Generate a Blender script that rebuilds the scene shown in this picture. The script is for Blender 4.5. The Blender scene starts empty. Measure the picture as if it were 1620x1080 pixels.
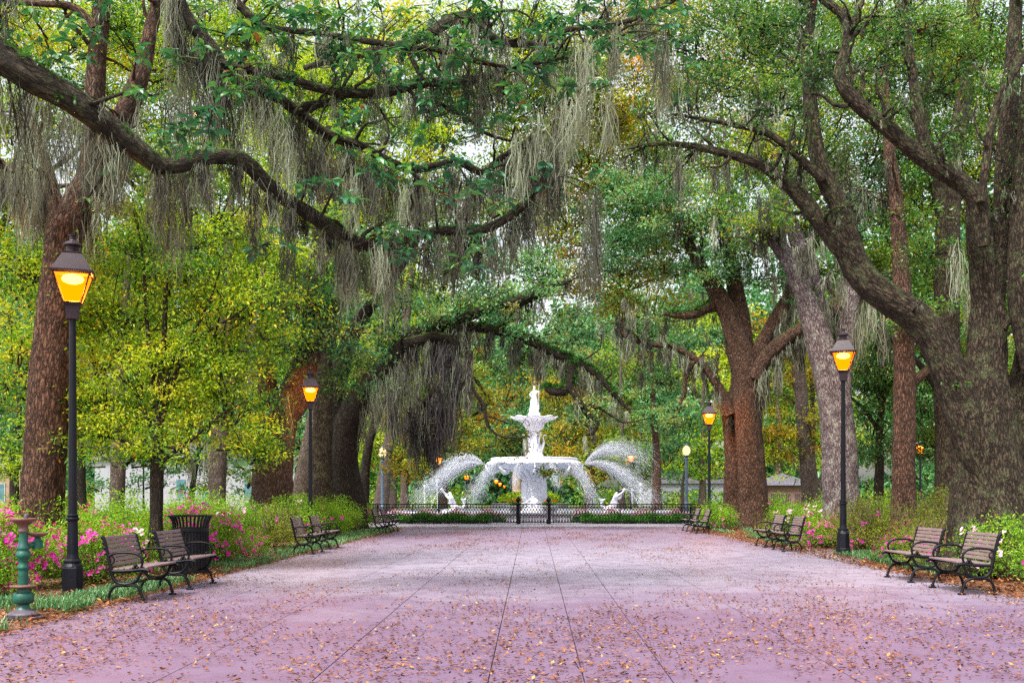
import bpy, bmesh, math, random
import numpy as np
from mathutils import Vector, Matrix, Euler

PI = math.pi
R = math.radians
scene = bpy.context.scene
C = scene.collection
rng = np.random.default_rng(7)
random.seed(7)

# ------------------------------------------------------------------ camera
FPX, CX, HY, CAMZ = 1575.0, 810.0, 782.0, 1.4
cam_d = bpy.data.cameras.new('camera')
cam_d.lens = 35.0
cam_d.sensor_width = 36.0
cam_d.shift_y = (HY - 540.0) / 1620.0
cam_d.clip_end = 3000
cam_d.clip_start = 0.05
cam = bpy.data.objects.new('camera', cam_d)
cam.location = (0, 0, CAMZ)
cam.rotation_euler = (R(90), 0, 0)
C.objects.link(cam)
scene.camera = cam

# ------------------------------------------------------------------ world, sun, exposure
SUN_EL, SUN_AZ = 57.0, 214.0          # azimuth clockwise from +Y: behind the camera, a little to the left
world = bpy.data.worlds.new('World')
scene.world = world
world.use_nodes = True
nt = world.node_tree
bg = nt.nodes['Background']
sky = nt.nodes.new('ShaderNodeTexSky')
sky.sky_type = 'NISHITA'
sky.sun_disc = False
sky.sun_elevation = R(SUN_EL)
sky.sun_rotation = R(SUN_AZ)
sky.dust_density = 4.0
sky.air_density = 1.4
hs = nt.nodes.new('ShaderNodeHueSaturation')
hs.inputs['Saturation'].default_value = 0.32      # cloud cover greys the sky
nt.links.new(sky.outputs[0], hs.inputs['Color'])
nt.links.new(hs.outputs[0], bg.inputs['Color'])
bg.inputs['Strength'].default_value = 0.13
sd = bpy.data.lights.new('sun', 'SUN')
sd.energy = 2.3
sd.angle = R(20)
sd.color = (1.0, 0.95, 0.88)
sun = bpy.data.objects.new('sun', sd)
az, el = R(SUN_AZ), R(SUN_EL)
sdir = Vector((math.sin(az) * math.cos(el), math.cos(az) * math.cos(el), math.sin(el)))
sun.rotation_euler = sdir.to_track_quat('Z', 'Y').to_euler()
sun.location = (0, -5, 40)
C.objects.link(sun)
scene.view_settings.view_transform = 'Standard'
scene.view_settings.look = 'None'
scene.view_settings.exposure = 1.42
scene.view_settings.gamma = 1.0
cy = scene.cycles
cy.use_denoising = False
scene.render.filter_size = 1.7
cy.volume_bounces = 0
cy.volume_max_steps = 64
cy.max_bounces = 7
cy.diffuse_bounces = 4
cy.glossy_bounces = 2
cy.transmission_bounces = 3
cy.transparent_max_bounces = 8
cy.caustics_reflective = False
cy.caustics_refractive = False
cy.sample_clamp_indirect = 4.0

# ------------------------------------------------------------------ helpers
def W(px, py, d):
    return np.array([(px - CX) / FPX * d, d, CAMZ + (HY - py) / FPX * d])

def srgb(r, g, b):
    f = lambda c: (c / 255 / 12.92) if c <= 10.3 else ((c / 255 + .055) / 1.055) ** 2.4
    return (f(r), f(g), f(b), 1.0)

class MB:
    """collects geometry for ONE mesh object"""
    def __init__(s):
        s.V, s.F, s.n, s.att, s.rnd = [], [], 0, [], []
        s.has_att = s.has_rnd = False
    def add(s, V, F, att=None, rnd=None):
        V = np.asarray(V, float).reshape(-1, 3); F = np.asarray(F, int)
        s.V.append(V); s.F.append(F + s.n); s.n += len(V)
        if att is not None: s.has_att = True
        s.att.append(att if att is not None else np.zeros_like(V))
        if rnd is not None: s.has_rnd = True
        s.rnd.append(rnd if rnd is not None else np.zeros(len(F)))
        return s
    def box(s, c, size, rot=None, bev=0.0):
        hx, hy, hz = [v / 2 for v in size]
        if bev > 0:
            bm = bmesh.new(); bmesh.ops.create_cube(bm, size=1)
            for v in bm.verts: v.co = Vector((v.co.x * size[0], v.co.y * size[1], v.co.z * size[2]))
            bmesh.ops.bevel(bm, geom=bm.edges[:], offset=bev, segments=1, affect='EDGES')
            bm.verts.index_update()
            V = np.array([v.co[:] for v in bm.verts])
            q = [[v.index for v in f.verts] for f in bm.faces]
            bm.free()
            if rot is not None: V = V @ np.array(rot.to_matrix()).T
            V = V + np.array(c)
            s.add(V, [f for f in q if len(f) == 4])
            tr = [f for f in q if len(f) == 3]
            if tr:
                s.F.append(np.array(tr) + s.n - len(V)); s.rnd.append(np.zeros(len(tr)))
            return s
        V = np.array([[x, y, z] for x in (-hx, hx) for y in (-hy, hy) for z in (-hz, hz)])
        F = [[0, 1, 3, 2], [4, 6, 7, 5], [0, 4, 5, 1], [2, 3, 7, 6], [0, 2, 6, 4], [1, 5, 7, 3]]
        if rot is not None: V = V @ np.array(rot.to_matrix()).T
        return s.add(V + np.array(c), F)
    def lathe(s, prof, seg=24, c=(0, 0, 0), ph=0.0, wob=None):
        prof = np.array(prof, float); n = len(prof)
        a = np.arange(seg) * 2 * PI / seg + ph
        rr = prof[:, 0][:, None] * np.ones(seg)
        zz = prof[:, 1][:, None] * np.ones(seg)
        if wob is not None:
            rr, zz = wob(rr, zz, a[None, :])
        V = np.stack([rr * np.cos(a), rr * np.sin(a), zz], -1).reshape(-1, 3) + np.array(c)
        i = np.arange(n - 1)[:, None]; j = np.arange(seg)[None, :]
        j2 = (j + 1) % seg
        F = np.stack([i * seg + j, i * seg + j2, (i + 1) * seg + j2, (i + 1) * seg + j], -1).reshape(-1, 4)
        return s.add(V, F)
    def tube(s, P, r, sides=8, squash=None, caps=True, noise=0.0, flare=None, ridge=0.0):
        V, F, A = tube_np(np.asarray(P, float), r, sides, squash, noise, ridge)
        s.add(V, F, att=A)
        if caps:
            n = len(V) // sides
            V2 = np.concatenate([V[:sides], [V[:sides].mean(0)], V[-sides:], [V[-sides:].mean(0)]])
            A2 = np.concatenate([A[:sides], [A[0]], A[-sides:], [A[-1]]])
            k = np.arange(sides); k2 = (k + 1) % sides
            f1 = np.stack([k2, k, np.full(sides, sides)], -1)
            f2 = np.stack([k + sides + 1, k2 + sides + 1, np.full(sides, 2 * sides + 1)], -1)
            s.add(V2, np.concatenate([f1, f2]), att=A2)
        return s
    def build(s, name, mat, parent=None, smooth=False, loc=None, label=None, local=False):
        """world-coordinate geometry; stored relative to the parent thing (or loc)"""
        V = np.concatenate(s.V) if s.V else np.zeros((0, 3))
        off = np.zeros(3)
        if parent is not None and not local:
            off = np.array(parent.get('_base', (0, 0, 0)))
        elif loc is not None:
            off = np.array(loc)
        if not (local and parent is not None): V = V - off
        me = bpy.data.meshes.new(name)
        me.vertices.add(len(V)); me.vertices.foreach_set('co', V.astype(np.float32).ravel())
        sizes = np.concatenate([np.full(len(f), f.shape[1]) for f in s.F]) if s.F else np.zeros(0, int)
        loops = np.concatenate([f.ravel() for f in s.F]) if s.F else np.zeros(0, int)
        me.loops.add(len(loops)); me.loops.foreach_set('vertex_index', loops.astype(np.int32))
        me.polygons.add(len(sizes))
        st = np.concatenate([[0], np.cumsum(sizes)[:-1]])
        me.polygons.foreach_set('loop_start', st.astype(np.int32))
        me.update(calc_edges=True)
        me.polygons.foreach_set('use_smooth', np.full(len(sizes), bool(smooth)))
        if s.has_att:
            a = me.attributes.new('bco', 'FLOAT_VECTOR', 'POINT')
            a.data.foreach_set('vector', np.concatenate(s.att).astype(np.float32).ravel())
        if s.has_rnd:
            a = me.attributes.new('rnd', 'FLOAT', 'FACE')
            a.data.foreach_set('value', np.concatenate(s.rnd).astype(np.float32))
        me.materials.append(mat)
        o = bpy.data.objects.new(name, me)
        C.objects.link(o)
        if parent is not None:
            o.parent = parent
            o['_base'] = tuple(float(v) for v in parent.get('_base', (0, 0, 0)))
        elif loc is not None:
            o.location = [float(v) for v in loc]
            o['_base'] = tuple(float(v) for v in loc)
        if label: o['label'] = label
        return o

def smoothstep(x): return x * x * (3 - 2 * x)

def lattice_noise(x, seed):
    """1-D value noise, vectorised"""
    i = np.floor(x).astype(int); f = smoothstep(x - i)
    h = lambda k: np.modf(np.abs(np.sin(k * 127.1 + seed * 311.7) * 43758.5453))[0] * 2 - 1
    return h(i) * (1 - f) + h(i + 1) * f

def noise3(P, seed=0.0):
    """cheap smooth 3-D pseudo noise in -1..1"""
    x, y, z = P[..., 0], P[..., 1], P[..., 2]
    return (np.sin(1.7 * x + 2.3 * y + seed) * np.sin(1.9 * y - 1.3 * z + 1.7 * seed) +
            np.sin(2.9 * z + 1.1 * x + .5 * seed) * np.sin(2.1 * x - 1.7 * y + 2.9 * seed)) * .7

def tube_np(P, r, sides=8, squash=None, noise=0.0, ridge=0.0):
    n = len(P)
    r = np.broadcast_to(np.asarray(r, float), (n,))
    T = np.gradient(P, axis=0)
    T /= np.linalg.norm(T, axis=1)[:, None] + 1e-12
    up = np.array([0, 1.0, 0.12]) if abs(T[0][1]) < .9 else np.array([1.0, 0, .1])
    N = np.zeros_like(P)
    u = up - T[0] * (up @ T[0]); N[0] = u / np.linalg.norm(u)
    for i in range(1, n):
        u = N[i - 1] - T[i] * (N[i - 1] @ T[i]); N[i] = u / (np.linalg.norm(u) + 1e-12)
    B = np.cross(T, N)
    a = np.arange(sides) * 2 * PI / sides
    L = np.concatenate([[0], np.cumsum(np.linalg.norm(np.diff(P, axis=0), axis=1))])
    rr = r[:, None] * np.ones(sides)
    dirs = N[:, None, :] * np.cos(a)[None, :, None] + B[:, None, :] * np.sin(a)[None, :, None]
    if noise > 0:
        co = np.stack([np.cos(a)[None, :] * 1.3 + 0 * L[:, None], np.sin(a)[None, :] * 1.3 + 0 * L[:, None], L[:, None] * 1.4 + 0 * a[None, :]], -1)
        sd_ = float(P[0].sum())
        nn = noise3(co, sd_) + .6 * noise3(co * 2.3, sd_ + 3)
        rr = rr * (1 + noise * nn)
    if ridge > 0:                                     # furrows running up the trunk
        q = a[None, :] + .35 * noise3(np.stack([np.cos(a)[None, :] * 2 + 0 * L[:, None], np.sin(a)[None, :] * 2 + 0 * L[:, None], L[:, None] * 1.1 + 0 * a[None, :]], -1), 2.0)
        k = max(8, sides // 3)
        rr = rr + ridge * (np.abs(np.sin(q * k * .5)) - .5) * (.6 + .6 * noise3(np.stack([q * 5, L[:, None] * 3.1 + 0 * q, 0 * q], -1), 4.0))
    if squash is not None:
        dirs = N[:, None, :] * (np.cos(a) * squash)[None, :, None] + B[:, None, :] * np.sin(a)[None, :, None]
    V = P[:, None, :] + dirs * rr[:, :, None]
    rm = np.maximum(r, .02)
    A = np.stack([np.cos(a)[None, :] * rm[:, None], np.sin(a)[None, :] * rm[:, None], L[:, None] + 0 * a[None, :] + float(P[0].sum()) % 7], -1)
    i = np.arange(n - 1)[:, None]; j = np.arange(sides)[None, :]; j2 = (j + 1) % sides
    F = np.stack([i * sides + j, i * sides + j2, (i + 1) * sides + j2, (i + 1) * sides + j], -1).reshape(-1, 4)
    return V.reshape(-1, 3), F, A.reshape(-1, 3)

def spline(P, r, step):
    """Catmull-Rom through the points, resampled"""
    P = np.asarray(P, float); r = np.asarray(r, float)
    Q = np.concatenate([[2 * P[0] - P[1]], P, [2 * P[-1] - P[-2]]])
    out, rad = [], []
    for i in range(len(P) - 1):
        p0, p1, p2, p3 = Q[i:i + 4]
        n = max(2, int(np.linalg.norm(p2 - p1) / step))
        t = np.linspace(0, 1, n, endpoint=False)[:, None]
        out.append(.5 * (2 * p1 + (p2 - p0) * t + (2 * p0 - 5 * p1 + 4 * p2 - p3) * t ** 2 + (3 * p1 - p0 - 3 * p2 + p3) * t ** 3))
        rad.append(r[i] + (r[i + 1] - r[i]) * t[:, 0])
    out.append(P[-1:]); rad.append(r[-1:])
    return np.concatenate(out), np.concatenate(rad)

def thing(name, label, cat, loc=(0, 0, 0), rotz=0.0, group=None):
    o = bpy.data.objects.new(name, None)
    o.empty_display_size = .3
    C.objects.link(o)
    o.location = [float(v) for v in loc]
    o.rotation_euler = (0, 0, rotz)
    o['label'] = label; o['category'] = cat
    if group: o['group'] = group
    o['_base'] = tuple(float(v) for v in loc)
    return o

def tag(o, label=None, cat=None, group=None, kind=None):
    if label: o['label'] = label
    if cat: o['category'] = cat
    if group: o['group'] = group
    if kind: o['kind'] = kind
    return o

def dup(root, loc, rotz, label, group=None, scale=None):
    r = root.copy(); C.objects.link(r)
    r.location = loc; r.rotation_euler = (0, 0, rotz)
    r['label'] = label
    if group: r['group'] = group
    if scale is not None: r.scale = scale
    for ch in list(root.children):
        c = ch.copy(); C.objects.link(c); c.parent = r
        for g in list(ch.children):
            d = g.copy(); C.objects.link(d); d.parent = c
    return r

# ------------------------------------------------------------------ materials
def new_mat(name):
    m = bpy.data.materials.new(name); m.use_nodes = True
    t = m.node_tree
    return m, t, t.nodes['Principled BSDF'], t.nodes['Material Output']

def ramp(t, stops, interp='LINEAR'):
    n = t.nodes.new('ShaderNodeValToRGB')
    n.color_ramp.interpolation = interp
    el_ = n.color_ramp.elements
    while len(el_) > 1: el_.remove(el_[-1])
    el_[0].position = stops[0][0]; el_[0].color = stops[0][1]
    for p, c in stops[1:]:
        e = el_.new(p); e.color = c
    return n

def noise_node(t, vec, scale, detail=5, rough=.6):
    n = t.nodes.new('ShaderNodeTexNoise')
    n.inputs['Scale'].default_value = scale
    n.inputs['Detail'].default_value = detail
    n.inputs['Roughness'].default_value = rough
    if vec is not None: t.links.new(vec, n.inputs['Vector'])
    return n

def mixcol(t, fac, a, b, blend='MIX'):
    n = t.nodes.new('ShaderNodeMix'); n.data_type = 'RGBA'; n.blend_type = blend
    for sock, v in ((n.inputs['Factor'], fac), (n.inputs['A'], a), (n.inputs['B'], b)):
        if sock.name == 'A' or sock.name == 'B':
            sock = [x for x in n.inputs if x.name == sock.name and x.type == 'RGBA'][0]
        elif sock.name == 'Factor':
            sock = [x for x in n.inputs if x.name == 'Factor' and x.type == 'VALUE'][0]
        if hasattr(v, 'is_output'): t.links.new(v, sock)
        else: sock.default_value = v
    return [x for x in n.outputs if x.type == 'RGBA'][0]

def mathn(t, op, a, b=0.0, c=None):
    n = t.nodes.new('ShaderNodeMath'); n.operation = op
    for i, v in enumerate((a, b) if c is None else (a, b, c)):
        if hasattr(v, 'is_output'): t.links.new(v, n.inputs[i])
        else: n.inputs[i].default_value = v
    return n.outputs[0]

def attr(t, name):
    n = t.nodes.new('ShaderNodeAttribute'); n.attribute_name = name
    return n

def geo(t): return t.nodes.new('ShaderNodeNewGeometry')
def texco(t): return t.nodes.new('ShaderNodeTexCoord')

def bark_mat(name, dark, light, lichen=(.32, .38, .28, 1), lichen_amt=.3, moss_amt=.4, furrow=1.0, fs=1.0):
    m, t, b, out = new_mat(name)
    a = attr(t, 'bco')
    mp = t.nodes.new('ShaderNodeMapping')
    mp.inputs['Scale'].default_value = (24 * fs, 24 * fs, 6.0 * fs)
    t.links.new(a.outputs['Vector'], mp.inputs['Vector'])
    warp = noise_node(t, mp.outputs[0], .9, 3)
    wv = t.nodes.new('ShaderNodeVectorMath'); wv.operation = 'MULTIPLY_ADD'
    t.links.new(warp.outputs['Color'], wv.inputs[0]); wv.inputs[1].default_value = (2.0, 2.0, 1.7)
    t.links.new(mp.outputs[0], wv.inputs[2])
    v = t.nodes.new('ShaderNodeTexVoronoi'); v.feature = 'DISTANCE_TO_EDGE'; v.inputs['Scale'].default_value = .9
    t.links.new(wv.outputs[0], v.inputs['Vector'])
    rid = ramp(t, [(0, (0, 0, 0, 1)), (.32, (1, 1, 1, 1))])
    t.links.new(v.outputs['Distance'], rid.inputs[0])
    n2 = noise_node(t, mp.outputs[0], 2.2, 6, .7)
    v2 = t.nodes.new('ShaderNodeTexVoronoi'); v2.feature = 'DISTANCE_TO_EDGE'; v2.inputs['Scale'].default_value = 2.1
    t.links.new(wv.outputs[0], v2.inputs['Vector'])
    rid2 = ramp(t, [(0, (0, 0, 0, 1)), (.25, (1, 1, 1, 1))]); t.links.new(v2.outputs['Distance'], rid2.inputs[0])
    both = mathn(t, 'ADD', mathn(t, 'MULTIPLY', rid.outputs[0], .62), mathn(t, 'MULTIPLY', rid2.outputs[0], .22))
    hgt = mathn(t, 'MULTIPLY_ADD', n2.outputs['Fac'], .85, both)
    colr = ramp(t, [(.36, dark), (.62, tuple(.55 * x + .45 * y for x, y in zip(dark, light))), (.92, light)])
    hh = mathn(t, 'MULTIPLY', hgt, .66)
    big = noise_node(t, a.outputs['Vector'], 3.6, 6, .72)
    t.links.new(mathn(t, 'ADD', hh, mathn(t, 'MULTIPLY', mathn(t, 'SUBTRACT', big.outputs['Fac'], .5), .55)), colr.inputs[0])
    lm = ramp(t, [(.62 - .22 * lichen_amt, (0, 0, 0, 1)), (.74 - .2 * lichen_amt, (1, 1, 1, 1))])
    t.links.new(big.outputs['Fac'], lm.inputs[0])
    fine = noise_node(t, a.outputs['Vector'], 17, 4, .7)
    fm = ramp(t, [(.42, (0, 0, 0, 1)), (.58, (1, 1, 1, 1))])
    t.links.new(fine.outputs['Fac'], fm.inputs[0])
    lf = mathn(t, 'MULTIPLY', mathn(t, 'MULTIPLY', lm.outputs[0], fm.outputs[0]), min(1, lichen_amt))
    c1 = mixcol(t, lf, colr.outputs[0], lichen)
    g = geo(t)
    sx = t.nodes.new('ShaderNodeSeparateXYZ'); t.links.new(g.outputs['Normal'], sx.inputs[0])
    up = mathn(t, 'ADD', sx.outputs['Z'], mathn(t, 'MULTIPLY', mathn(t, 'SUBTRACT', big.outputs['Fac'], .5), 2.2))
    mm = ramp(t, [(.5, (0, 0, 0, 1)), (.85, (1, 1, 1, 1))])
    t.links.new(up, mm.inputs[0])
    mf = mathn(t, 'MULTIPLY', mm.outputs[0], moss_amt)
    mossc = mixcol(t, fine.outputs['Fac'], (.05, .085, .015, 1), (.12, .2, .03, 1))
    c2 = mixcol(t, mf, c1, mossc)
    t.links.new(c2, b.inputs['Base Color'])
    b.inputs['Roughness'].default_value = .85
    b.inputs['Specular IOR Level'].default_value = .25
    bu = t.nodes.new('ShaderNodeBump'); bu.inputs['Strength'].default_value = min(1, 1.0 * furrow); bu.inputs['Distance'].default_value = .05
    t.links.new(hgt, bu.inputs['Height']); t.links.new(bu.outputs[0], b.inputs['Normal'])
    return m

def leaf_mat(name, stops, trans=.42, tcol=1.25, rough=.42, spec=.4):
    m, t, b, out = new_mat(name)
    a = attr(t, 'rnd')
    rp = ramp(t, stops)
    t.links.new(a.outputs['Fac'], rp.inputs[0])
    t.links.new(rp.outputs[0], b.inputs['Base Color'])
    b.inputs['Roughness'].default_value = rough
    b.inputs['Specular IOR Level'].default_value = spec
    tr = t.nodes.new('ShaderNodeBsdfTranslucent')
    tc = mixcol(t, 1.0, rp.outputs[0], (tcol * 1.15, tcol, tcol * .55, 1), 'MULTIPLY')
    t.links.new(tc, tr.inputs['Color'])
    ms = t.nodes.new('ShaderNodeMixShader'); ms.inputs[0].default_value = trans
    t.links.new(b.outputs[0], ms.inputs[1]); t.links.new(tr.outputs[0], ms.inputs[2])
    t.links.new(ms.outputs[0], out.inputs['Surface'])
    return m

def plain_mat(name, col, rough=.5, metal=0.0, var=.15, vscale=8.0, bump=.0, spec=.5, col2=None):
    m, t, b, out = new_mat(name)
    tc = texco(t)
    n = noise_node(t, tc.outputs['Object'], vscale, 6, .65)
    c2 = col2 if col2 else tuple([max(0, x * (1 - 2 * var)) for x in col[:3]] + [1])
    rr = ramp(t, [(.35, c2), (.65, col)])
    t.links.new(n.outputs['Fac'], rr.inputs[0])
    t.links.new(rr.outputs[0], b.inputs['Base Color'])
    b.inputs['Roughness'].default_value = rough
    b.inputs['Metallic'].default_value = metal
    b.inputs['Specular IOR Level'].default_value = spec
    if bump > 0:
        bu = t.nodes.new('ShaderNodeBump'); bu.inputs['Strength'].default_value = bump; bu.inputs['Distance'].default_value = .01
        n3 = noise_node(t, tc.outputs['Object'], vscale * 5, 4)
        t.links.new(n3.outputs['Fac'], bu.inputs['Height']); t.links.new(bu.outputs[0], b.inputs['Normal'])
    return m

def emit_mat(name, col, strength, see=0.0):
    m, t, b, out = new_mat(name)
    e = t.nodes.new('ShaderNodeEmission'); e.inputs[0].default_value = col; e.inputs[1].default_value = strength
    if see > 0:
        tr = t.nodes.new('ShaderNodeBsdfTransparent'); tr.inputs[0].default_value = (1, .85, .5, 1)
        ms = t.nodes.new('ShaderNodeMixShader'); ms.inputs[0].default_value = see
        t.links.new(e.outputs[0], ms.inputs[1]); t.links.new(tr.outputs[0], ms.inputs[2])
        t.links.new(ms.outputs[0], out.inputs['Surface'])
    else:
        t.links.new(e.outputs[0], out.inputs['Surface'])
    return m

# leaf palettes (random per leaf)
YG = leaf_mat('leaf_yellow_green', [(0, (.03, .11, .012, 1)), (.3, (.10, .27, .018, 1)), (.7, (.31, .46, .02, 1)), (.9, (.52, .64, .03, 1)), (.97, (.6, .56, .03, 1)), (1, (.45, .18, .02, 1))], .5)
MG = leaf_mat('leaf_mid_green', [(0, (.018, .07, .012, 1)), (.4, (.07, .21, .022, 1)), (.75, (.22, .38, .025, 1)), (.95, (.46, .50, .03, 1)), (1, (.4, .14, .02, 1))], .42)
DG = leaf_mat('leaf_dark_green', [(0, (.012, .05, .012, 1)), (.5, (.045, .16, .025, 1)), (.88, (.15, .31, .03, 1)), (.97, (.22, .24, .03, 1)), (1, (.32, .1, .02, 1))], .36, rough=.36, spec=.5)
TG = leaf_mat('leaf_blue_green', [(0, (.02, .09, .035, 1)), (.5, (.08, .25, .09, 1)), (.9, (.22, .44, .16, 1)), (1, (.36, .26, .05, 1))], .36)
OG = leaf_mat('leaf_olive_gold', [(0, (.04, .09, .012, 1)), (.4, (.17, .23, .018, 1)), (.7, (.38, .36, .022, 1)), (.9, (.50, .38, .02, 1)), (1, (.52, .24, .02, 1))], .48)
BIGLEAF = leaf_mat('leaf_glossy', [(0, (.012, .07, .035, 1)), (.45, (.03, .15, .065, 1)), (.8, (.08, .24, .06, 1)), (.95, (.18, .34, .05, 1)), (1, (.20, .07, .02, 1))], .3, rough=.3, spec=.55)
AZG = leaf_mat('azalea_leaf', [(0, (.04, .13, .010, 1)), (.5, (.16, .37, .018, 1)), (.9, (.38, .58, .03, 1)), (1, (.52, .48, .04, 1))], .42)
AZY = leaf_mat('azalea_dry_leaf', [(0, (.07, .13, .012, 1)), (.5, (.22, .30, .02, 1)), (.85, (.42, .42, .04, 1)), (1, (.45, .20, .04, 1))], .42)
FERN = leaf_mat('fern_leaf', [(0, (.01, .05, .008, 1)), (.6, (.03, .14, .015, 1)), (1, (.07, .22, .02, 1))], .3)
BLADE = leaf_mat('grass_blade', [(0, (.04, .13, .05, 1)), (.6, (.10, .26, .10, 1)), (1, (.22, .38, .16, 1))], .3)
HEDGE = leaf_mat('border_leaf', [(0, (.03, .16, .01, 1)), (.6, (.08, .36, .02, 1)), (1, (.2, .5, .03, 1))], .35)
DEADLEAF = leaf_mat('dead_leaf', [(0, (.045, .016, .008, 1)), (.4, (.14, .046, .016, 1)), (.75, (.27, .095, .028, 1)), (.93, (.34, .16, .06, 1)), (1, (.42, .32, .08, 1))], .1, rough=.6, spec=.3)
MAGENTA = leaf_mat('petal_magenta', [(0, (.50, .015, .26, 1)), (.6, (.75, .04, .45, 1)), (1, (.85, .16, .60, 1))], .35, tcol=1.0, rough=.6, spec=.2)
PINK = leaf_mat('petal_pale_pink', [(0, (.75, .36, .60, 1)), (.6, (.82, .52, .70, 1)), (1, (.88, .75, .82, 1))], .35, tcol=1.0, rough=.6, spec=.2)
REDF = leaf_mat('petal_red', [(0, (.6, .03, .01, 1)), (1, (.8, .14, .05, 1))], .3, tcol=1.0, rough=.6)
MOSS = leaf_mat('spanish_moss', [(0, (.03, .028, .024, 1)), (.35, (.11, .108, .09, 1)), (.7, (.23, .24, .18, 1)), (1, (.38, .43, .32, 1))], .35, tcol=1.0, rough=.9, spec=.05)
MOSSD = leaf_mat('dark_spanish_moss', [(0, (.02, .018, .02, 1)), (.5, (.075, .068, .07, 1)), (1, (.20, .19, .18, 1))], .35, tcol=1.0, rough=.9, spec=.05)

BK_BROWN = bark_mat('bark_brown', (.022, .011, .007, 1), (.27, .145, .095, 1), lichen_amt=.05, moss_amt=.2)
BK_GREY = bark_mat('bark_grey', (.06, .045, .047, 1), (.42, .34, .34, 1), lichen=(.42, .46, .38, 1), lichen_amt=.6, moss_amt=.3)
BK_DARK = bark_mat('bark_dark', (.012, .009, .007, 1), (.085, .06, .042, 1), lichen=(.14, .17, .09, 1), lichen_amt=.3, moss_amt=.75)
BK_MOSSY = bark_mat('bark_mossy', (.022, .016, .012, 1), (.13, .10, .065, 1), lichen=(.2, .26, .12, 1), lichen_amt=.45, moss_amt=.9)
BK_OAK = bark_mat('bark_old_oak', (.012, .008, .005, 1), (.155, .108, .068, 1), lichen=(.13, .19, .08, 1), lichen_amt=.55, moss_amt=.6)
BK_RIDGE = bark_mat('bark_ridged', (.05, .03, .022, 1), (.27, .185, .135, 1), lichen_amt=.12, moss_amt=.2)
BK_FAR = bark_mat('bark_far', (.07, .05, .04, 1), (.24, .18, .15, 1), lichen_amt=.3, moss_amt=.3)
TWIG = plain_mat('twig', (.09, .065, .04, 1), .8)

IRON = plain_mat('black_iron', (.005, .005, .008, 1), .42, 0, .3, 14, .15, .22)
IRON_LAMP = plain_mat('lamp_iron', (.005, .006, .013, 1), .42, 0, .3, 5, .1, .25, col2=(.007, .007, .012, 1))
LAMP_HEAD = plain_mat('lamp_head_copper', (.040, .020, .030, 1), .45, 0, .25, 6, .1, .3)
WOOD = None
# ------------------------------------------------------------------ foliage generators
def unit(v): return v / (np.linalg.norm(v, axis=-1, keepdims=True) + 1e-9)

def leaves_at(mb, P, size, asp=.42, axis=None, spread=1.0, rnd=None, upbias=.35, fold=.12):
    """one rhombic folded leaf (two triangles' worth of quad) at every point of P"""
    n = len(P)
    a = rng.normal(size=(n, 3)); a[:, 2] -= .15
    if axis is not None: a = unit(a) * spread + axis
    a = unit(a)
    nrm = rng.normal(size=(n, 3)); nrm[:, 2] += upbias * 3
    b = unit(np.cross(a, nrm)); c = np.cross(b, a)
    s = (size * rng.uniform(.65, 1.3, n))[:, None]
    w = s * asp * .5
    V = np.stack([P, P + a * s * .5 + b * w + c * s * fold, P + a * s, P + a * s * .5 - b * w + c * s * fold], 1).reshape(-1, 3)
    F = np.arange(4 * n).reshape(n, 4)
    mb.add(V, F, rnd=rng.random(n) if rnd is None else np.clip(rnd, 0, 1))

def clump_sprays(center, rad, ns):
    """spray centres in an ellipsoid, denser towards its skin, with ragged outline"""
    d = unit(rng.normal(size=(ns, 3)))
    r = rng.random(ns) ** .42
    r *= 1 + .28 * noise3(d * 2.6, float(center[0]) * 1.3 + float(center[2]))
    return center + d * r[:, None] * rad

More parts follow.
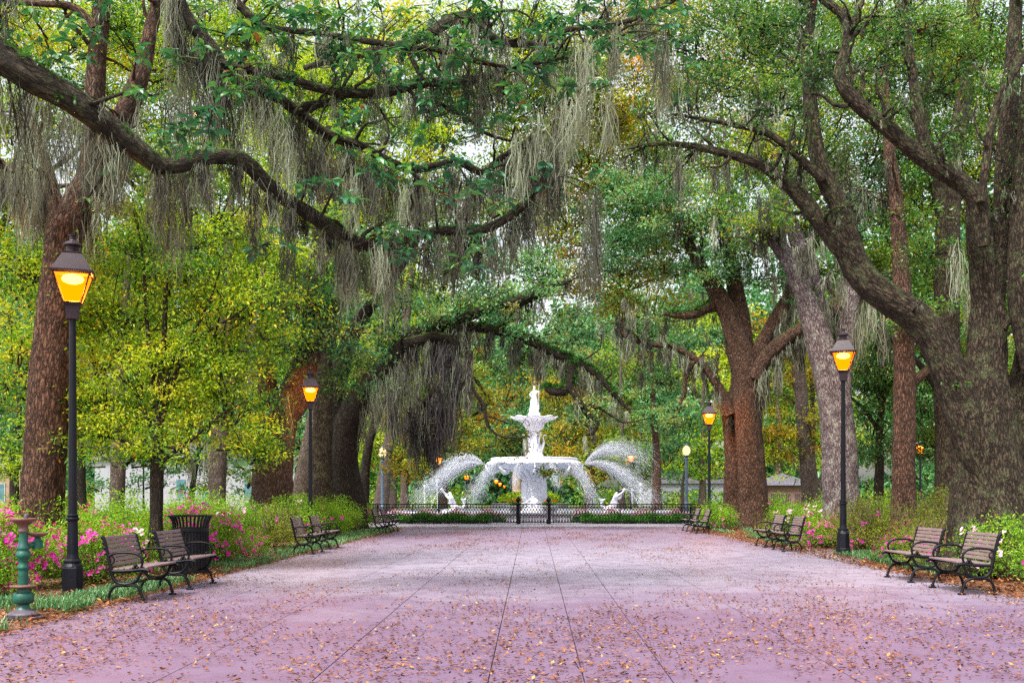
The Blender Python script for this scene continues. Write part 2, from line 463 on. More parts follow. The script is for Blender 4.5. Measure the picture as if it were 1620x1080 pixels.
def foliage(mb, clumps, size, cover=1.5, asp=.42, leaves=24, spray=.24, twigs=None, depth=.8, tone=.21, sub=.30):
    """clumps: (px, py, rx_px, ry_px, distance); every clump is broken into boughs, the boughs into leafy sprays"""
    for (px, py, rx, ry, d) in clumps:
        c = W(px, py, d); wx, wz = rx / FPX * d, ry / FPX * d
        rad = np.array([wx, max(wx, wz) * depth * .8, wz])
        s = size(d) if callable(size) else size
        leafpx = (s / d * FPX) ** 2 * asp * .5 * .55
        n = cover * .90 * PI * rx * ry / leafpx
        # boughs
        rmean = (wx * wz) ** .5
        nb = int(np.clip(24 * rmean / (1.0 + .035 * d), 9, 56))
        BC = clump_sprays(c, rad * 1.02, nb)
        bs = rng.uniform(.55, 1.35, nb) * rmean * 2.3 / nb ** .5 * .62
        btint = np.clip(rng.normal(.5, tone, nb), .05, .95)
        w = bs ** 2; w /= w.sum()
        ns = max(nb, int(n / leaves))
        bi = rng.choice(nb, ns, p=w)
        dd = unit(rng.normal(size=(ns, 3))); dd[:, 2] = np.where(rng.random(ns) < .7, np.abs(dd[:, 2]), dd[:, 2])
        th_ = rng.uniform(0, PI, nb)[bi]
        L_ = dd * (rng.random(ns) ** .45 * bs[bi])[:, None] * np.array([1.75, .85, .58]) * (1 + .35 * noise3(dd * 3.0 + BC[bi], 1.0))[:, None]
        L_[:, 2] -= .16 * L_[:, 0] ** 2 / np.maximum(bs[bi], .1)      # bough tips droop
        S = BC[bi] + np.stack([L_[:, 0] * np.cos(th_) - L_[:, 1] * np.sin(th_), L_[:, 0] * np.sin(th_) + L_[:, 1] * np.cos(th_), L_[:, 2]], -1)
        sp = np.minimum(spray * (s / .06) ** .6, bs[bi] * .55)
        tint = btint[bi] + .12 * rng.normal(size=ns) + .10 * dd[:, 2]
        idx = np.repeat(np.arange(ns), leaves)
        off = rng.normal(size=(len(idx), 3)) * np.array([1, 1, .42]) * sp[idx][:, None]
        P = S[idx] + off
        outw = unit(off + np.array([0, 0, -.02]))
        rn = rng.random(len(idx)) * .40 + (tint[idx] - .5) * 1.25 + .30
        odd = rng.random(len(idx)) < .012
        rn = np.where(odd, 1.0, np.clip(rn, 0, .97))
        leaves_at(mb, P, s * rng.uniform(.75, 1.25, ns)[idx], asp, axis=outw * .9, rnd=rn)
        if twigs is not None:
            k = rng.random(ns) < .35
            twig_np(twigs, S[k], BC[bi][k] - np.array([0, 0, .3]) * bs[bi][k][:, None] + rng.normal(size=(k.sum(), 3)) * .05, .004 + .00035 * d)
            E_ = BC + (c - np.array([0, 0, wz * .6]) - BC) * rng.uniform(.45, .8, nb)[:, None]
            twig_np(twigs, BC - np.array([0, 0, .3]) * bs[:, None], E_, .009 + .0006 * d)

def twig_np(mb, A, B, w):
    m = len(A)
    if m == 0: return
    t = unit(B - A); u = unit(np.cross(t, np.array([.3, .9, .2]))); v = np.cross(t, u)
    mid = (A + B) / 2 + (rng.normal(size=(m, 3)) * np.linalg.norm(B - A, axis=1)[:, None] * .08)
    V = []
    for Q, k in ((A, .5), (mid, .8), (B, 1.3)):
        for j in range(3):
            an = j * 2 * PI / 3
            V.append(Q + (u * math.cos(an) + v * math.sin(an)) * w * k)
    V = np.stack(V, 1).reshape(-1, 3)
    base = (np.arange(m) * 9)[:, None]
    F = []
    for l in (0, 3):
        for j in range(3):
            j2 = (j + 1) % 3
            F.append(base + np.array([[l + j, l + j2, l + 3 + j2, l + 3 + j]]))
    mb.add(V, np.concatenate(F))

def rosettes(mb, centres, size, n=9, twigs=None):
    """whorls of large glossy leaves at twig ends"""
    for c in centres:
        k = n + rng.integers(-2, 3)
        th = rng.random() * 6 + np.arange(k) * 2.4
        ax = unit(np.stack([np.cos(th), np.sin(th), rng.uniform(-.75, .35, k)], -1))
        P = c + ax * .015 + rng.normal(size=(k, 3)) * .025
        nrm = np.array([0, 0, 1.0]) + rng.normal(size=(k, 3)) * .3
        b = unit(np.cross(ax, nrm)); cc = np.cross(b, ax)
        s = (size * rng.uniform(.65, 1.25, k))[:, None]; w = s * .19
        # two quads folded on the midrib, tip drooping
        p0, p1, p2 = P, P + ax * s * .55 + cc * s * .04, P + ax * s - cc * s * .12
        l1, r1 = P + ax * s * .42 + b * w + cc * s * .08, P + ax * s * .42 - b * w + cc * s * .08
        l2, r2 = P + ax * s * .75 + b * w * .8 + cc * s * .02, P + ax * s * .75 - b * w * .8 + cc * s * .02
        V = np.stack([p0, l1, l2, p2, p1, r2, r1], 1).reshape(-1, 3)
        base = (np.arange(k) * 7)[:, None]
        F = np.concatenate([base + np.array([[0, 1, 2, 4]]), base + np.array([[4, 2, 3, 5]]), base + np.array([[0, 4, 5, 6]])])
        rn = np.clip(rng.normal(.5, .2) + rng.normal(size=k) * .15, 0, .96)
        rn = np.where(rng.random(k) < .014, 1.0, rn)
        mb.add(V, F, rnd=np.concatenate([rn, rn, rn]))

def moss_clumps(mb, tops, lens, width=.1, strands=60, sw=.006, tone=None, lean=None):
    """bearded tufts of hanging moss: tops (n,3), lens (n,)"""
    n = len(tops)
    strands = int(strands * .92)
    idx = np.repeat(np.arange(n), strands); m = len(idx)
    L = np.asarray(lens)[idx]; w0 = np.broadcast_to(np.asarray(width, float), (n,))[idx]
    u = rng.random(m) ** 1.3 * .62
    ln = L * (1 - u) * rng.uniform(.3, 1.0, m)
    taper = 1 - .72 * u
    th = rng.random(m) * 2 * PI; rr = np.sqrt(rng.random(m))
    off = np.stack([np.cos(th) * rr * w0 * taper, np.sin(th) * rr * w0 * taper * .8, -u * L], -1)
    off[:, 2] += rng.uniform(-.02, .06, m) * (u < .1)
    P = np.asarray(tops)[idx] + off
    K = 5
    t = np.linspace(0, 1, K)
    wob = np.cumsum(rng.normal(size=(m, K, 2)) * .055, 1) * (ln ** .7)[:, None, None]
    conv = -off[:, :2][:, None, :] * (t ** 1.5)[None, :, None] * .55
    X = P[:, None, :] + np.concatenate([wob + conv, -(ln[:, None] * t[None, :])[:, :, None]], -1)
    side = np.stack([np.cos(th + 1.2), np.sin(th + 1.2) * .6, np.zeros(m)], -1)
    ww = (sw * .8 * rng.uniform(.5, 1.5, m))[:, None] * np.array([.7, 1.0, 1.0, .8, .2])[None, :]
    V = np.stack([X + side[:, None, :] * ww[:, :, None], X - side[:, None, :] * ww[:, :, None]], 2).reshape(-1, 3)
    base = (np.arange(m) * K * 2)[:, None]
    F = np.concatenate([base + np.array([[2 * k, 2 * k + 1, 2 * k + 3, 2 * k + 2]]) for k in range(K - 1)])
    tt = (rng.normal(.5, .26, n) if tone is None else np.broadcast_to(tone, (n,)) + rng.normal(0, .12, n))[idx]
    rn = np.clip(tt + rng.normal(0, .14, m), 0, 1)
    mb.add(V, F, rnd=np.tile(rn, K - 1))

def ferns_on(mb, P, rad, dens=26, size=.10):
    """resurrection fern growing along the top of a limb"""
    if len(P) < 2: return
    L = np.concatenate([[0], np.cumsum(np.linalg.norm(np.diff(P, axis=0), axis=1))])
    n = int(L[-1] * dens)
    if n < 1: return
    s = rng.random(n) * L[-1]
    c = np.stack([np.interp(s, L, P[:, k]) for k in range(3)], -1)
    r = np.interp(s, L, rad)
    th = rng.normal(size=n) * .8
    hd = unit(np.stack([np.sin(th) * .7, np.sin(th) * -.7, np.cos(th)], -1))
    c = c + hd * r[:, None] * .92
    k = 14
    idx = np.repeat(np.arange(n), k)
    tpos = np.tile(np.linspace(.12, 1, k // 2).repeat(2), n)
    fd = unit(hd + rng.normal(size=(n, 3)) * .55)
    fl = (size * rng.uniform(.7, 1.5, n))[idx]
    stem = c[idx] + fd[idx] * (fl * tpos)[:, None] - np.array([0, 0, 1.0]) * (fl * tpos ** 2 * .45)[:, None]
    sd_ = unit(np.cross(fd, rng.normal(size=(n, 3))))[idx] * np.tile([1, -1], n * k // 2)[:, None]
    a = unit(sd_ + fd[idx] * .5 + rng.normal(size=(n * k, 3)) * .15)
    sz = fl * .42 * (1.15 - tpos)
    bb = unit(np.cross(a, rng.normal(size=(n * k, 3)) + np.array([0, 0, 2.0])))
    w = (sz * .2)[:, None]; sz = sz[:, None]
    V = np.stack([stem, stem + a * sz * .5 + bb * w, stem + a * sz, stem + a * sz * .5 - bb * w], 1).reshape(-1, 3)
    mb.add(V, np.arange(4 * n * k).reshape(-1, 4), rnd=np.clip(rng.random(n)[idx] * .7 + rng.random(n * k) * .3, 0, 1))

def limb_world(pts, d0, d1=None):
    """pts (px, py, diameter px) -> world centreline + radius"""
    d1 = d0 if d1 is None else d1
    n = len(pts); P, r = [], []
    for i, p in enumerate(pts):
        d = p[3] if len(p) > 3 else d0 + (d1 - d0) * i / max(1, n - 1)
        P.append(W(p[0], p[1], d)); r.append(p[2] / 2 / FPX * d)
    return np.array(P), np.array(r)

def side_branches(mb, P, r, n, length, seed_r=.45, sides=5, up=.25, rmin=.006, t0=.25):
    """wandering side twigs; returns their points (for leaves or moss)"""
    tips = []
    for _ in range(n):
        i = int(len(P) * (t0 + (1 - t0) * random.random())); i = min(i, len(P) - 2)
        T = unit(P[i + 1] - P[i])
        dv = unit(np.cross(T, rng.normal(size=3)) + T * .5 + np.array([0, 0, up]))
        L = length * random.uniform(.5, 1.2); k = 7
        q = [P[i].copy()]
        for j in range(k):
            dv = unit(dv + rng.normal(size=3) * .28 + np.array([0, 0, .06]))
            q.append(q[-1] + dv * L / k)
        q = np.array(q)
        rr = np.linspace(max(rmin * 1.5, min(r[i] * seed_r, .05)), rmin, k + 1)
        mb.tube(q, rr, sides, caps=False)
        tips.append(q)
        for _2 in range(2):
            a = q[random.randint(2, k - 1)]; e = a + unit(rng.normal(size=3) + dv) * L * random.uniform(.25, .45)
            q2 = np.array([a, (a + e) / 2 + rng.normal(size=3) * L * .04, e])
            mb.tube(q2, [rmin * 1.2, rmin, rmin * .6], 4, caps=False)
            tips.append(q2)
    return tips

class Tree:
    def __init__(s, name, label, base, bark, leaf, group=None, cat='tree'):
        s.root = thing(name, label, cat, base, 0, group)
        s.bark, s.leaf = bark, leaf
        s.tr, s.br, s.cr, s.mo, s.fe, s.md = MB(), MB(), MB(), MB(), MB(), MB()
        s.lim = {}
    def limb(s, key, pts, d0, d1=None, sides=14, noise=.07, step=None, main=True, wob=.0, flare=0.0, ridge=0.0):
        P, r = limb_world(pts, d0, d1)
        P, r = spline(P, r, step or max(.12, d0 * .009))
        if flare: 
            h = P[:, 2] - P[:, 2].min()
            r = r * (1 + flare * np.exp(-h / .45))
        if wob: P = P + np.stack([lattice_noise(np.arange(len(P)) / 6.0, k + len(pts)) for k in range(3)], -1) * wob
        (s.tr if main else s.br).tube(P, r, sides, noise=noise, ridge=ridge)
        s.lim[key] = (P, r)
        return P, r
    def world_limb(s, key, P, r, sides=14, noise=.07, step=.2, main=True):
        P, r = spline(np.array(P, float), np.array(r, float), step)
        (s.tr if main else s.br).tube(P, r, sides, noise=noise)
        s.lim[key] = (P, r); return P, r
    def sides_of(s, key, n, length, **k):
        P, r = s.lim[key]
        return side_branches(s.br, P, r, n, length, **k)
    def moss_on(s, key, spacing, lo, hi, strands=50, width=.09, sw=None, t0=0, t1=1, dark=False, prob=1.0, tone=None):
        P, r = s.lim[key]
        n0, n1 = int(len(P) * t0), max(int(len(P) * t1), int(len(P) * t0) + 2)
        P, r = P[n0:n1], r[n0:n1]
        L = np.concatenate([[0], np.cumsum(np.linalg.norm(np.diff(P, axis=0), axis=1))])
        n = int(L[-1] / spacing)
        if n < 1: return
        u = rng.random(n) * L[-1]; u = u[rng.random(n) < prob]
        c = np.stack([np.interp(u, L, P[:, k]) for k in range(3)], -1)
        rr = np.interp(u, L, r)
        c[:, 2] -= rr * .55
        c[:, 1] += rng.uniform(-.7, .7, len(c)) * rr
        d = c[:, 1].mean() if len(c) else 10
        lens = lo + (hi - lo) * rng.random(len(c)) ** 1.7
        moss_clumps(s.md if dark else s.mo, c, lens, width * rng.uniform(.5, 1.4, len(c)), strands, sw or max(.005, .00042 * d), tone)
    def moss_px(s, items, d, strands=70, dark=False, sw=None, tone=None):
        """(px, py_top, py_bottom, half_width_px)"""
        t = np.array([W(a, b, d + random.uniform(-.25, .25)) for a, b, c_, w in items])
        L = np.array([(c_ - b) / FPX * d for a, b, c_, w in items])
        w = np.array([w / FPX * d for a, b, c_, w in items])
        allp = np.concatenate([s.lim[k][0] for k in s.lim])
        for p_ in t:                                  # the twig every tuft hangs from
            j = np.argmin(((allp - p_) ** 2 * np.array([1, .5, 1])).sum(1)); q_ = allp[j]
            if np.linalg.norm(q_ - p_) > .25:
                m_ = (q_ + p_) / 2 + np.array([0, 0, .12 * np.linalg.norm(q_ - p_)])
                P_, r_ = spline(np.array([q_, m_, p_ + np.array([0, 0, .03]), p_ + (p_ - m_) * .25]), [.016 + .0004 * d, .012 + .0003 * d, .008, .004], .15)
                s.tr.tube(P_, r_, 5, caps=False)
        moss_clumps(s.md if dark else s.mo, t, L, w, strands, sw or max(.005, .00042 * d), tone)
    def moss_tips(s, tips, per, lo, hi, strands=30, width=.05, dark=False):
        t = [q[int(len(q) * random.uniform(.3, .95))] for q in tips for _ in range(per)]
        if not t: return
        d = float(np.mean([q[1] for q in t]))
        moss_clumps(s.md if dark else s.mo, np.array(t), lo + (hi - lo) * rng.random(len(t)) ** 1.6, width, strands, max(.005, .00042 * d))
    def fern(s, key, t0=0, t1=1, dens=26, size=.1):
        P, r = s.lim[key]
        a, b = int(len(P) * t0), max(int(len(P) * t1), int(len(P) * t0) + 2)
        ferns_on(s.fe, P[a:b], r[a:b], dens, size)
    def leaves_on(s, tips, n=20, size=.06, spread=.14, asp=.42):
        for q in tips:
            for e in q[1:]:
                P = e + rng.normal(size=(n, 3)) * np.array([spread, spread, spread * .6])
                leaves_at(s.cr, P, size, asp, rnd=np.clip(rng.normal(.45, .22, n), 0, .97))
    def crown(s, clumps, size, **k):
        foliage(s.cr, clumps, size, twigs=s.br, **k)
    def done(s):
        b_ = s.br; o_ = s.tr.n                          # trunk, limbs and twigs are one piece of wood
        s.tr.V += b_.V; s.tr.F += [f + o_ for f in b_.F]; s.tr.att += b_.att; s.tr.rnd += b_.rnd; s.tr.n += b_.n
        if s.tr.n: s.tr.build('trunk', s.bark, s.root, smooth=True)
        if s.cr.n: s.cr.build('crown', s.leaf, s.root)
        if s.mo.n: s.mo.build('spanish_moss', MOSS, s.root)['kind'] = 'stuff'
        if s.md.n: s.md.build('spanish_moss', MOSSD, s.root)['kind'] = 'stuff'
        if s.fe.n: s.fe.build('fern', FERN, s.root)
        return s.root

def LS(px=3.3):
    """leaf length that stays a few pixels long at its distance"""
    return lambda d: px * d / 995.0
# ================================================================== THE SETTING
SH = .018                                            # the walk runs slightly to the right of the view axis
def sx(x, y): return x + SH * y

def sheet(name, pts, z, mat, kind='structure', zs=None):
    V = np.array([[x, y, z] for x, y in pts]); mb = MB(); mb.add(V, [list(range(len(V)))])
    o = mb.build(name, mat); o['kind'] = kind
    return o

def ground_mat():
    m, t, b, out = new_mat('lawn_and_litter')
    tc = texco(t)
    n1 = noise_node(t, tc.outputs['Object'], .18, 6, .6)
    n2 = noise_node(t, tc.outputs['Object'], 6.0, 6, .7)
    ga = ramp(t, [(.3, (.05, .10, .02, 1)), (.7, (.14, .22, .04, 1))]); t.links.new(n2.outputs['Fac'], ga.inputs[0])
    so = ramp(t, [(.3, (.06, .03, .018, 1)), (.7, (.17, .09, .05, 1))]); t.links.new(n2.outputs['Fac'], so.inputs[0])
    mk = ramp(t, [(.40, (0, 0, 0, 1)), (.52, (1, 1, 1, 1))]); t.links.new(n1.outputs['Fac'], mk.inputs[0])
    t.links.new(mixcol(t, mk.outputs[0], so.outputs[0], ga.outputs[0]), b.inputs['Base Color'])
    b.inputs['Roughness'].default_value = .9
    return m

def mulch_mat():
    m, t, b, out = new_mat('bed_mulch')
    tc = texco(t)
    v = t.nodes.new('ShaderNodeTexVoronoi'); v.inputs['Scale'].default_value = 22
    t.links.new(tc.outputs['Object'], v.inputs['Vector'])
    rp = ramp(t, [(0, (.05, .022, .014, 1)), (.5, (.16, .065, .035, 1)), (1, (.28, .13, .07, 1))])
    sep = t.nodes.new('ShaderNodeSeparateColor'); t.links.new(v.outputs['Color'], sep.inputs[0])
    t.links.new(sep.outputs[0], rp.inputs[0])
    t.links.new(rp.outputs[0], b.inputs['Base Color'])
    b.inputs['Roughness'].default_value = .9
    bu = t.nodes.new('ShaderNodeBump'); bu.inputs['Strength'].default_value = .8; bu.inputs['Distance'].default_value = .03
    t.links.new(v.outputs['Distance'], bu.inputs['Height']); t.links.new(bu.outputs[0], b.inputs['Normal'])
    return m

def paving_mat(name, base, alt, stain, rough=.55, y_tone=False):
    m, t, b, out = new_mat(name)
    tc = texco(t)
    big = noise_node(t, tc.outputs['Object'], .35, 6, .6)
    mid = noise_node(t, tc.outputs['Object'], 2.2, 7, .65)
    fin = noise_node(t, tc.outputs['Object'], 60, 4, .7)
    r1 = ramp(t, [(.3, base), (.7, alt)]); t.links.new(big.outputs['Fac'], r1.inputs[0])
    r2 = ramp(t, [(.38, (1, 1, 1, 1)), (.54, (0, 0, 0, 1))]); t.links.new(mid.outputs['Fac'], r2.inputs[0])
    c = mixcol(t, mathn(t, 'MULTIPLY', r2.outputs[0], .6), r1.outputs[0], stain)
    if y_tone:                                          # darker mauve mixed in along Y: strongest near, absent mid-walk, returning farther off
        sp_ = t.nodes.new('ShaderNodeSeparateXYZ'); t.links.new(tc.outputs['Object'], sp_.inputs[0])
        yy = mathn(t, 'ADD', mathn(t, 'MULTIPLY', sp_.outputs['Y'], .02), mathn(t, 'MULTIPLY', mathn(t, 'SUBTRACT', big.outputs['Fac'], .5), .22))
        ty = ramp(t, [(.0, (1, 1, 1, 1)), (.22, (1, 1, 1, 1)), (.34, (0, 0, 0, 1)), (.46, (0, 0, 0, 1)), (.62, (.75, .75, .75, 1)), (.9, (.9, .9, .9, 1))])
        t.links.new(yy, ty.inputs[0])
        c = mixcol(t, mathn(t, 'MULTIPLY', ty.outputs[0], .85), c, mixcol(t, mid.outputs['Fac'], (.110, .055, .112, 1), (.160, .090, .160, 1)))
    r3 = ramp(t, [(.35, (.86, .86, .86, 1)), (.65, (1.06, 1.06, 1.06, 1))]); t.links.new(fin.outputs['Fac'], r3.inputs[0])
    c = mixcol(t, .8, c, r3.outputs[0], 'MULTIPLY')
    t.links.new(c, b.inputs['Base Color'])
    rr = mathn(t, 'MULTIPLY_ADD', mid.outputs['Fac'], .35, rough - .18)
    t.links.new(rr, b.inputs['Roughness'])
    b.inputs['Specular IOR Level'].default_value = .5
    bu = t.nodes.new('ShaderNodeBump'); bu.inputs['Strength'].default_value = .15; bu.inputs['Distance'].default_value = .004
    t.links.new(fin.outputs['Fac'], bu.inputs['Height']); t.links.new(bu.outputs[0], b.inputs['Normal'])
    return m

GROUND = ground_mat(); MULCH = mulch_mat()
PAVE = paving_mat('paving_concrete', (.235, .20, .275, 1), (.29, .255, .33, 1), (.165, .12, .17, 1), y_tone=True)
PLAZA = paving_mat('plaza_concrete', (.30, .26, .32, 1), (.36, .32, .38, 1), (.24, .2, .24, 1))

g = MB()
g.add([[-500, -80, 0], [500, -80, 0], [500, 900, 0], [-500, 900, 0]], [[0, 1, 2, 3]])
tag(g.build('ground', GROUND), kind='structure')

# the walk: strips of concrete with open joints between them
xs = [-5.25, -4.05, -2.78, -1.62, -.31, .36, 1.00, 2.38, 3.68, 5.0, 6.62]
dg = [0, 0, 0, 0, 0, .006, .008, .008, .006, .002, 0]
p = MB()
for i in range(len(xs) - 1):
    y0 = -12.0
    gap = .0055 if 1 < i < 8 else .004
    ys = [y0] + [v + .37 * (i % 3) for v in ((4, 16.8, 29.6, 42.4) if i in (0, 1, 8, 9) else (2.5, 42.4))]
    ys[-1] = 43.0
    for a, b2 in zip(ys[:-1], ys[1:]):
        q = [(sx(xs[i], a) + dg[i] * a + gap, a + .006), (sx(xs[i + 1], a) + dg[i + 1] * a - gap, a + .006),
             (sx(xs[i + 1], b2) + dg[i + 1] * b2 - gap, b2 - .006), (sx(xs[i], b2) + dg[i] * b2 + gap, b2 - .006)]
        V = [[x, y, .016] for x, y in q] + [[x, y, -.01] for x, y in q]
        p.add(V, [[0, 1, 2, 3], [0, 4, 5, 1], [1, 5, 6, 2], [2, 6, 7, 3], [3, 7, 4, 0]])
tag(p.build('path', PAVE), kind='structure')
sheet('path_bed', [(sx(-5.24, -12), -12), (sx(6.6, -12), -12), (sx(6.6, 42.9), 42.9), (sx(-5.24, 42.9), 42.9)], .004, plain_mat('dark_joint', (.035, .025, .03, 1), .9))
sheet('plaza', [(-11, 43.02), (14, 43.02), (14, 47.6), (12, 52), (12, 72), (-10, 72), (-10, 52), (-11, 47.6)], .014, PLAZA)
# paler worn apron beside the right-hand benches
sheet('apron', [(sx(6.63, 20.6), 20.6), (sx(7.9, 21.2), 21.2), (sx(8.1, 24.5), 24.5), (sx(7.6, 26.4), 26.4), (sx(6.63, 26.6), 26.6)], .012, PLAZA)
sheet('left_bed', [(sx(-5.27, 6), 6), (sx(-5.27, 43), 43), (-11, 43), (-16, 40), (-16, 6)], .008, MULCH)
sheet('right_bed', [(sx(6.64, 6), 6), (sx(6.64, 43), 43), (14, 43), (19, 40), (19, 6)], .008, MULCH)

# fallen leaves: uncountable
def lying_leaves(name, pts, z, smin=.045, smax=.085):
    n = len(pts); mb = MB()
    th = rng.random(n) * 2 * PI
    nrm = unit(np.stack([rng.normal(size=n) * .28, rng.normal(size=n) * .28, np.ones(n)], -1))
    a = unit(np.stack([np.cos(th), np.sin(th), np.zeros(n)], -1)); a = unit(a - nrm * (a * nrm).sum(1)[:, None])
    b = np.cross(nrm, a)
    s = rng.uniform(smin, smax, n)[:, None]; w = s * rng.uniform(.18, .27, n)[:, None]
    P = np.column_stack([pts, np.full(n, z)]) + np.array([0, 0, 1]) * (np.abs(a[:, 2:3]) * s + .004)
    cu = s * rng.uniform(.02, .28, n)[:, None] * np.array([0, 0, 1.0])
    p0, p1, p2 = P - a * s * .5 + cu, P, P + a * s * .5 + cu * .8
    l, r_ = P + b * w + cu * .5, P - b * w + cu * .5
    V = np.stack([p0, l, p1, r_, p2], 1).reshape(-1, 3)
    base = (np.arange(n) * 5)[:, None]
    F = np.concatenate([base + np.array([[0, 3, 2]]), base + np.array([[0, 2, 1]]), base + np.array([[2, 3, 4]]), base + np.array([[1, 2, 4]])])
    rn = rng.random(n)
    mb.add(V, F, rnd=np.tile(rn, 4))
    o = mb.build(name, DEADLEAF); o['kind'] = 'stuff'
    return o

def scatter(n, x0, x1, y0, y1, f):
    out = []
    tot = 0
    while tot < n:
        y = y0 + (y1 - y0) * rng.random(n) ** 1.25
        x = x0 + (x1 - x0) * rng.random(n)
        k = rng.random(n) < f(x, y)
        out.append(np.stack([sx(x[k], y[k]), y[k]], -1)); tot += k.sum()
    return np.concatenate(out)[:n]

def dens(x, y):
    q = np.stack([x * .9, y * .35, x * 0], -1)
    d = .22 + .52 * noise3(q, 2.0) + .34 * noise3(q * 3.1, 5.0)
    d = d + .5 * np.exp(-((y - 9.5) / 3.0) ** 2) + .10 * (y < 13) + .45 * (np.abs(x - .7) > 5.2)
    d = d * (1 - .72 * np.exp(-((y - 19) / 6.5) ** 2))          # the middle of the walk is swept cleaner
    return np.clip(d, .015, 1)
tag(lying_leaves('fallen_leaves', scatter(31000, -5.2, 6.6, 6.3, 43, dens), .018, .027, .062))
lp = np.concatenate([scatter(7000, -7.4, -5.1, 9, 40, lambda x, y: np.clip(1.2 - .55 * np.abs(x + 5.3), .1, 1)),
                     scatter(13000, 6.3, 9.4, 9.5, 40, lambda x, y: np.clip(1.1 - .32 * np.abs(x - 6.9), .15, 1))])
tag(lying_leaves('leaf_litter', lp, .02, .05, .1))

# grass borders (lily turf) along the beds: uncountable
def blades(name, pts, h, mat, w=.007, arch=.7):
    n = len(pts); mb = MB(); K = 4
    th = rng.random(n) * 2 * PI; H = h * rng.uniform(.55, 1.2, n)
    dr = np.stack([np.cos(th), np.sin(th), 0 * th], -1); sd_ = np.stack([-np.sin(th), np.cos(th), 0 * th], -1)
    t = np.linspace(0, 1, K)
    le = (H * arch * rng.uniform(.3, 1.3, n))[:, None]
    X = np.column_stack([pts, np.full(n, .005)])[:, None, :] + dr[:, None, :] * (le * t ** 1.8)[:, :, None]
    X[:, :, 2] += H[:, None] * np.sin(t * 1.9)[None, :]
    ww = w * np.array([.9, 1.0, .8, .12])[None, :, None]
    V = np.stack([X + sd_[:, None, :] * ww, X - sd_[:, None, :] * ww], 2).reshape(-1, 3)
    base = (np.arange(n) * K * 2)[:, None]
    F = np.concatenate([base + np.array([[2 * k, 2 * k + 1, 2 * k + 3, 2 * k + 2]]) for k in range(K - 1)])
    rn = rng.random(n)
    mb.add(V, F, rnd=np.tile(rn, K - 1))
    o = mb.build(name, mat); o['kind'] = 'stuff'
    return o
gl = np.concatenate([scatter(6000, -7.0, -5.35, 9.5, 13.2, lambda x, y: np.clip(.22 + .75 * noise3(np.stack([x * 2, y * 1.6, x], -1), 1) - .3 * (x > -5.6), .02, 1) * (np.hypot(sx(x, y) + 5.5, y - 11.2) > .55)),
                     scatter(2200, -6.1, -5.35, 13, 16, lambda x, y: .3 + 0 * x),
                     scatter(2300, -6.3, -5.3, 17.5, 25, lambda x, y: np.clip(.2 + .8 * noise3(np.stack([x * 2, y, x], -1), 4), .02, 1)),
                     scatter(5000, -6.4, -5.2, 25, 40, lambda x, y: .5 + 0 * x)])
tag(blades('border_grass', gl, .12, BLADE, .006))
gr = np.concatenate([scatter(5500, 7.0, 8.0, 17.2, 23.0, lambda x, y: np.clip(.6 + .5 * noise3(np.stack([x * 2, y, x], -1), 4) - (np.abs(x - 7.5) > .4) * .3, .03, 1)),
                     scatter(3000, 6.9, 8.6, 26, 30, lambda x, y: np.clip(.2 + noise3(np.stack([x * 1.3, y * .7, x], -1), 9), .0, 1)),
                     scatter(1500, 7.0, 8.6, 31, 41, lambda x, y: np.clip(noise3(np.stack([x, y * .5, x], -1), 3), .0, 1))])
tag(blades('edging_grass', gr, .13, BLADE, .007))

# ================================================================== BENCHES
def wood_mat():
    m, t, b, out = new_mat('weathered_slat')
    tc = texco(t)
    mp = t.nodes.new('ShaderNodeMapping'); mp.inputs['Scale'].default_value = (26, 2.2, 26)
    t.links.new(tc.outputs['Object'], mp.inputs['Vector'])
    n = noise_node(t, mp.outputs[0], 1.6, 7, .7)
    n2 = noise_node(t, tc.outputs['Object'], 3.2, 5)
    a = ramp(t, [(.3, (.11, .075, .075, 1)), (.7, (.27, .20, .205, 1))]); t.links.new(n.outputs['Fac'], a.inputs[0])
    c = mixcol(t, mathn(t, 'MULTIPLY', n2.outputs['Fac'], .55), a.outputs[0], (.20, .12, .12, 1))
    t.links.new(c, b.inputs['Base Color']); b.inputs['Roughness'].default_value = .75
    bu = t.nodes.new('ShaderNodeBump'); bu.inputs['Strength'].default_value = .5; bu.inputs['Distance'].default_value = .004
    t.links.new(n.outputs['Fac'], bu.inputs['Height']); t.links.new(bu.outputs[0], b.inputs['Normal'])
    return m
SLAT = wood_mat()

def bar(mb, pts, r, y, sq=.75, step=.02, sides=8):
    P = np.array([[a, y, b] for a, b in pts]); rr = np.broadcast_to(np.asarray(r, float), (len(P),))
    P, rr = spline(P, rr, step)
    mb.tube(P, rr, sides)

def blob(mb, c, r, seg=10, sq=(1, 1, 1)):
    a = np.linspace(-PI / 2, PI / 2, 7)
    V = MB().lathe([(max(1e-4, math.cos(t)) * r, math.sin(t) * r) for t in a], seg)
    mb.add(V.V[0] * np.array(sq) + np.array(c), V.F[0])

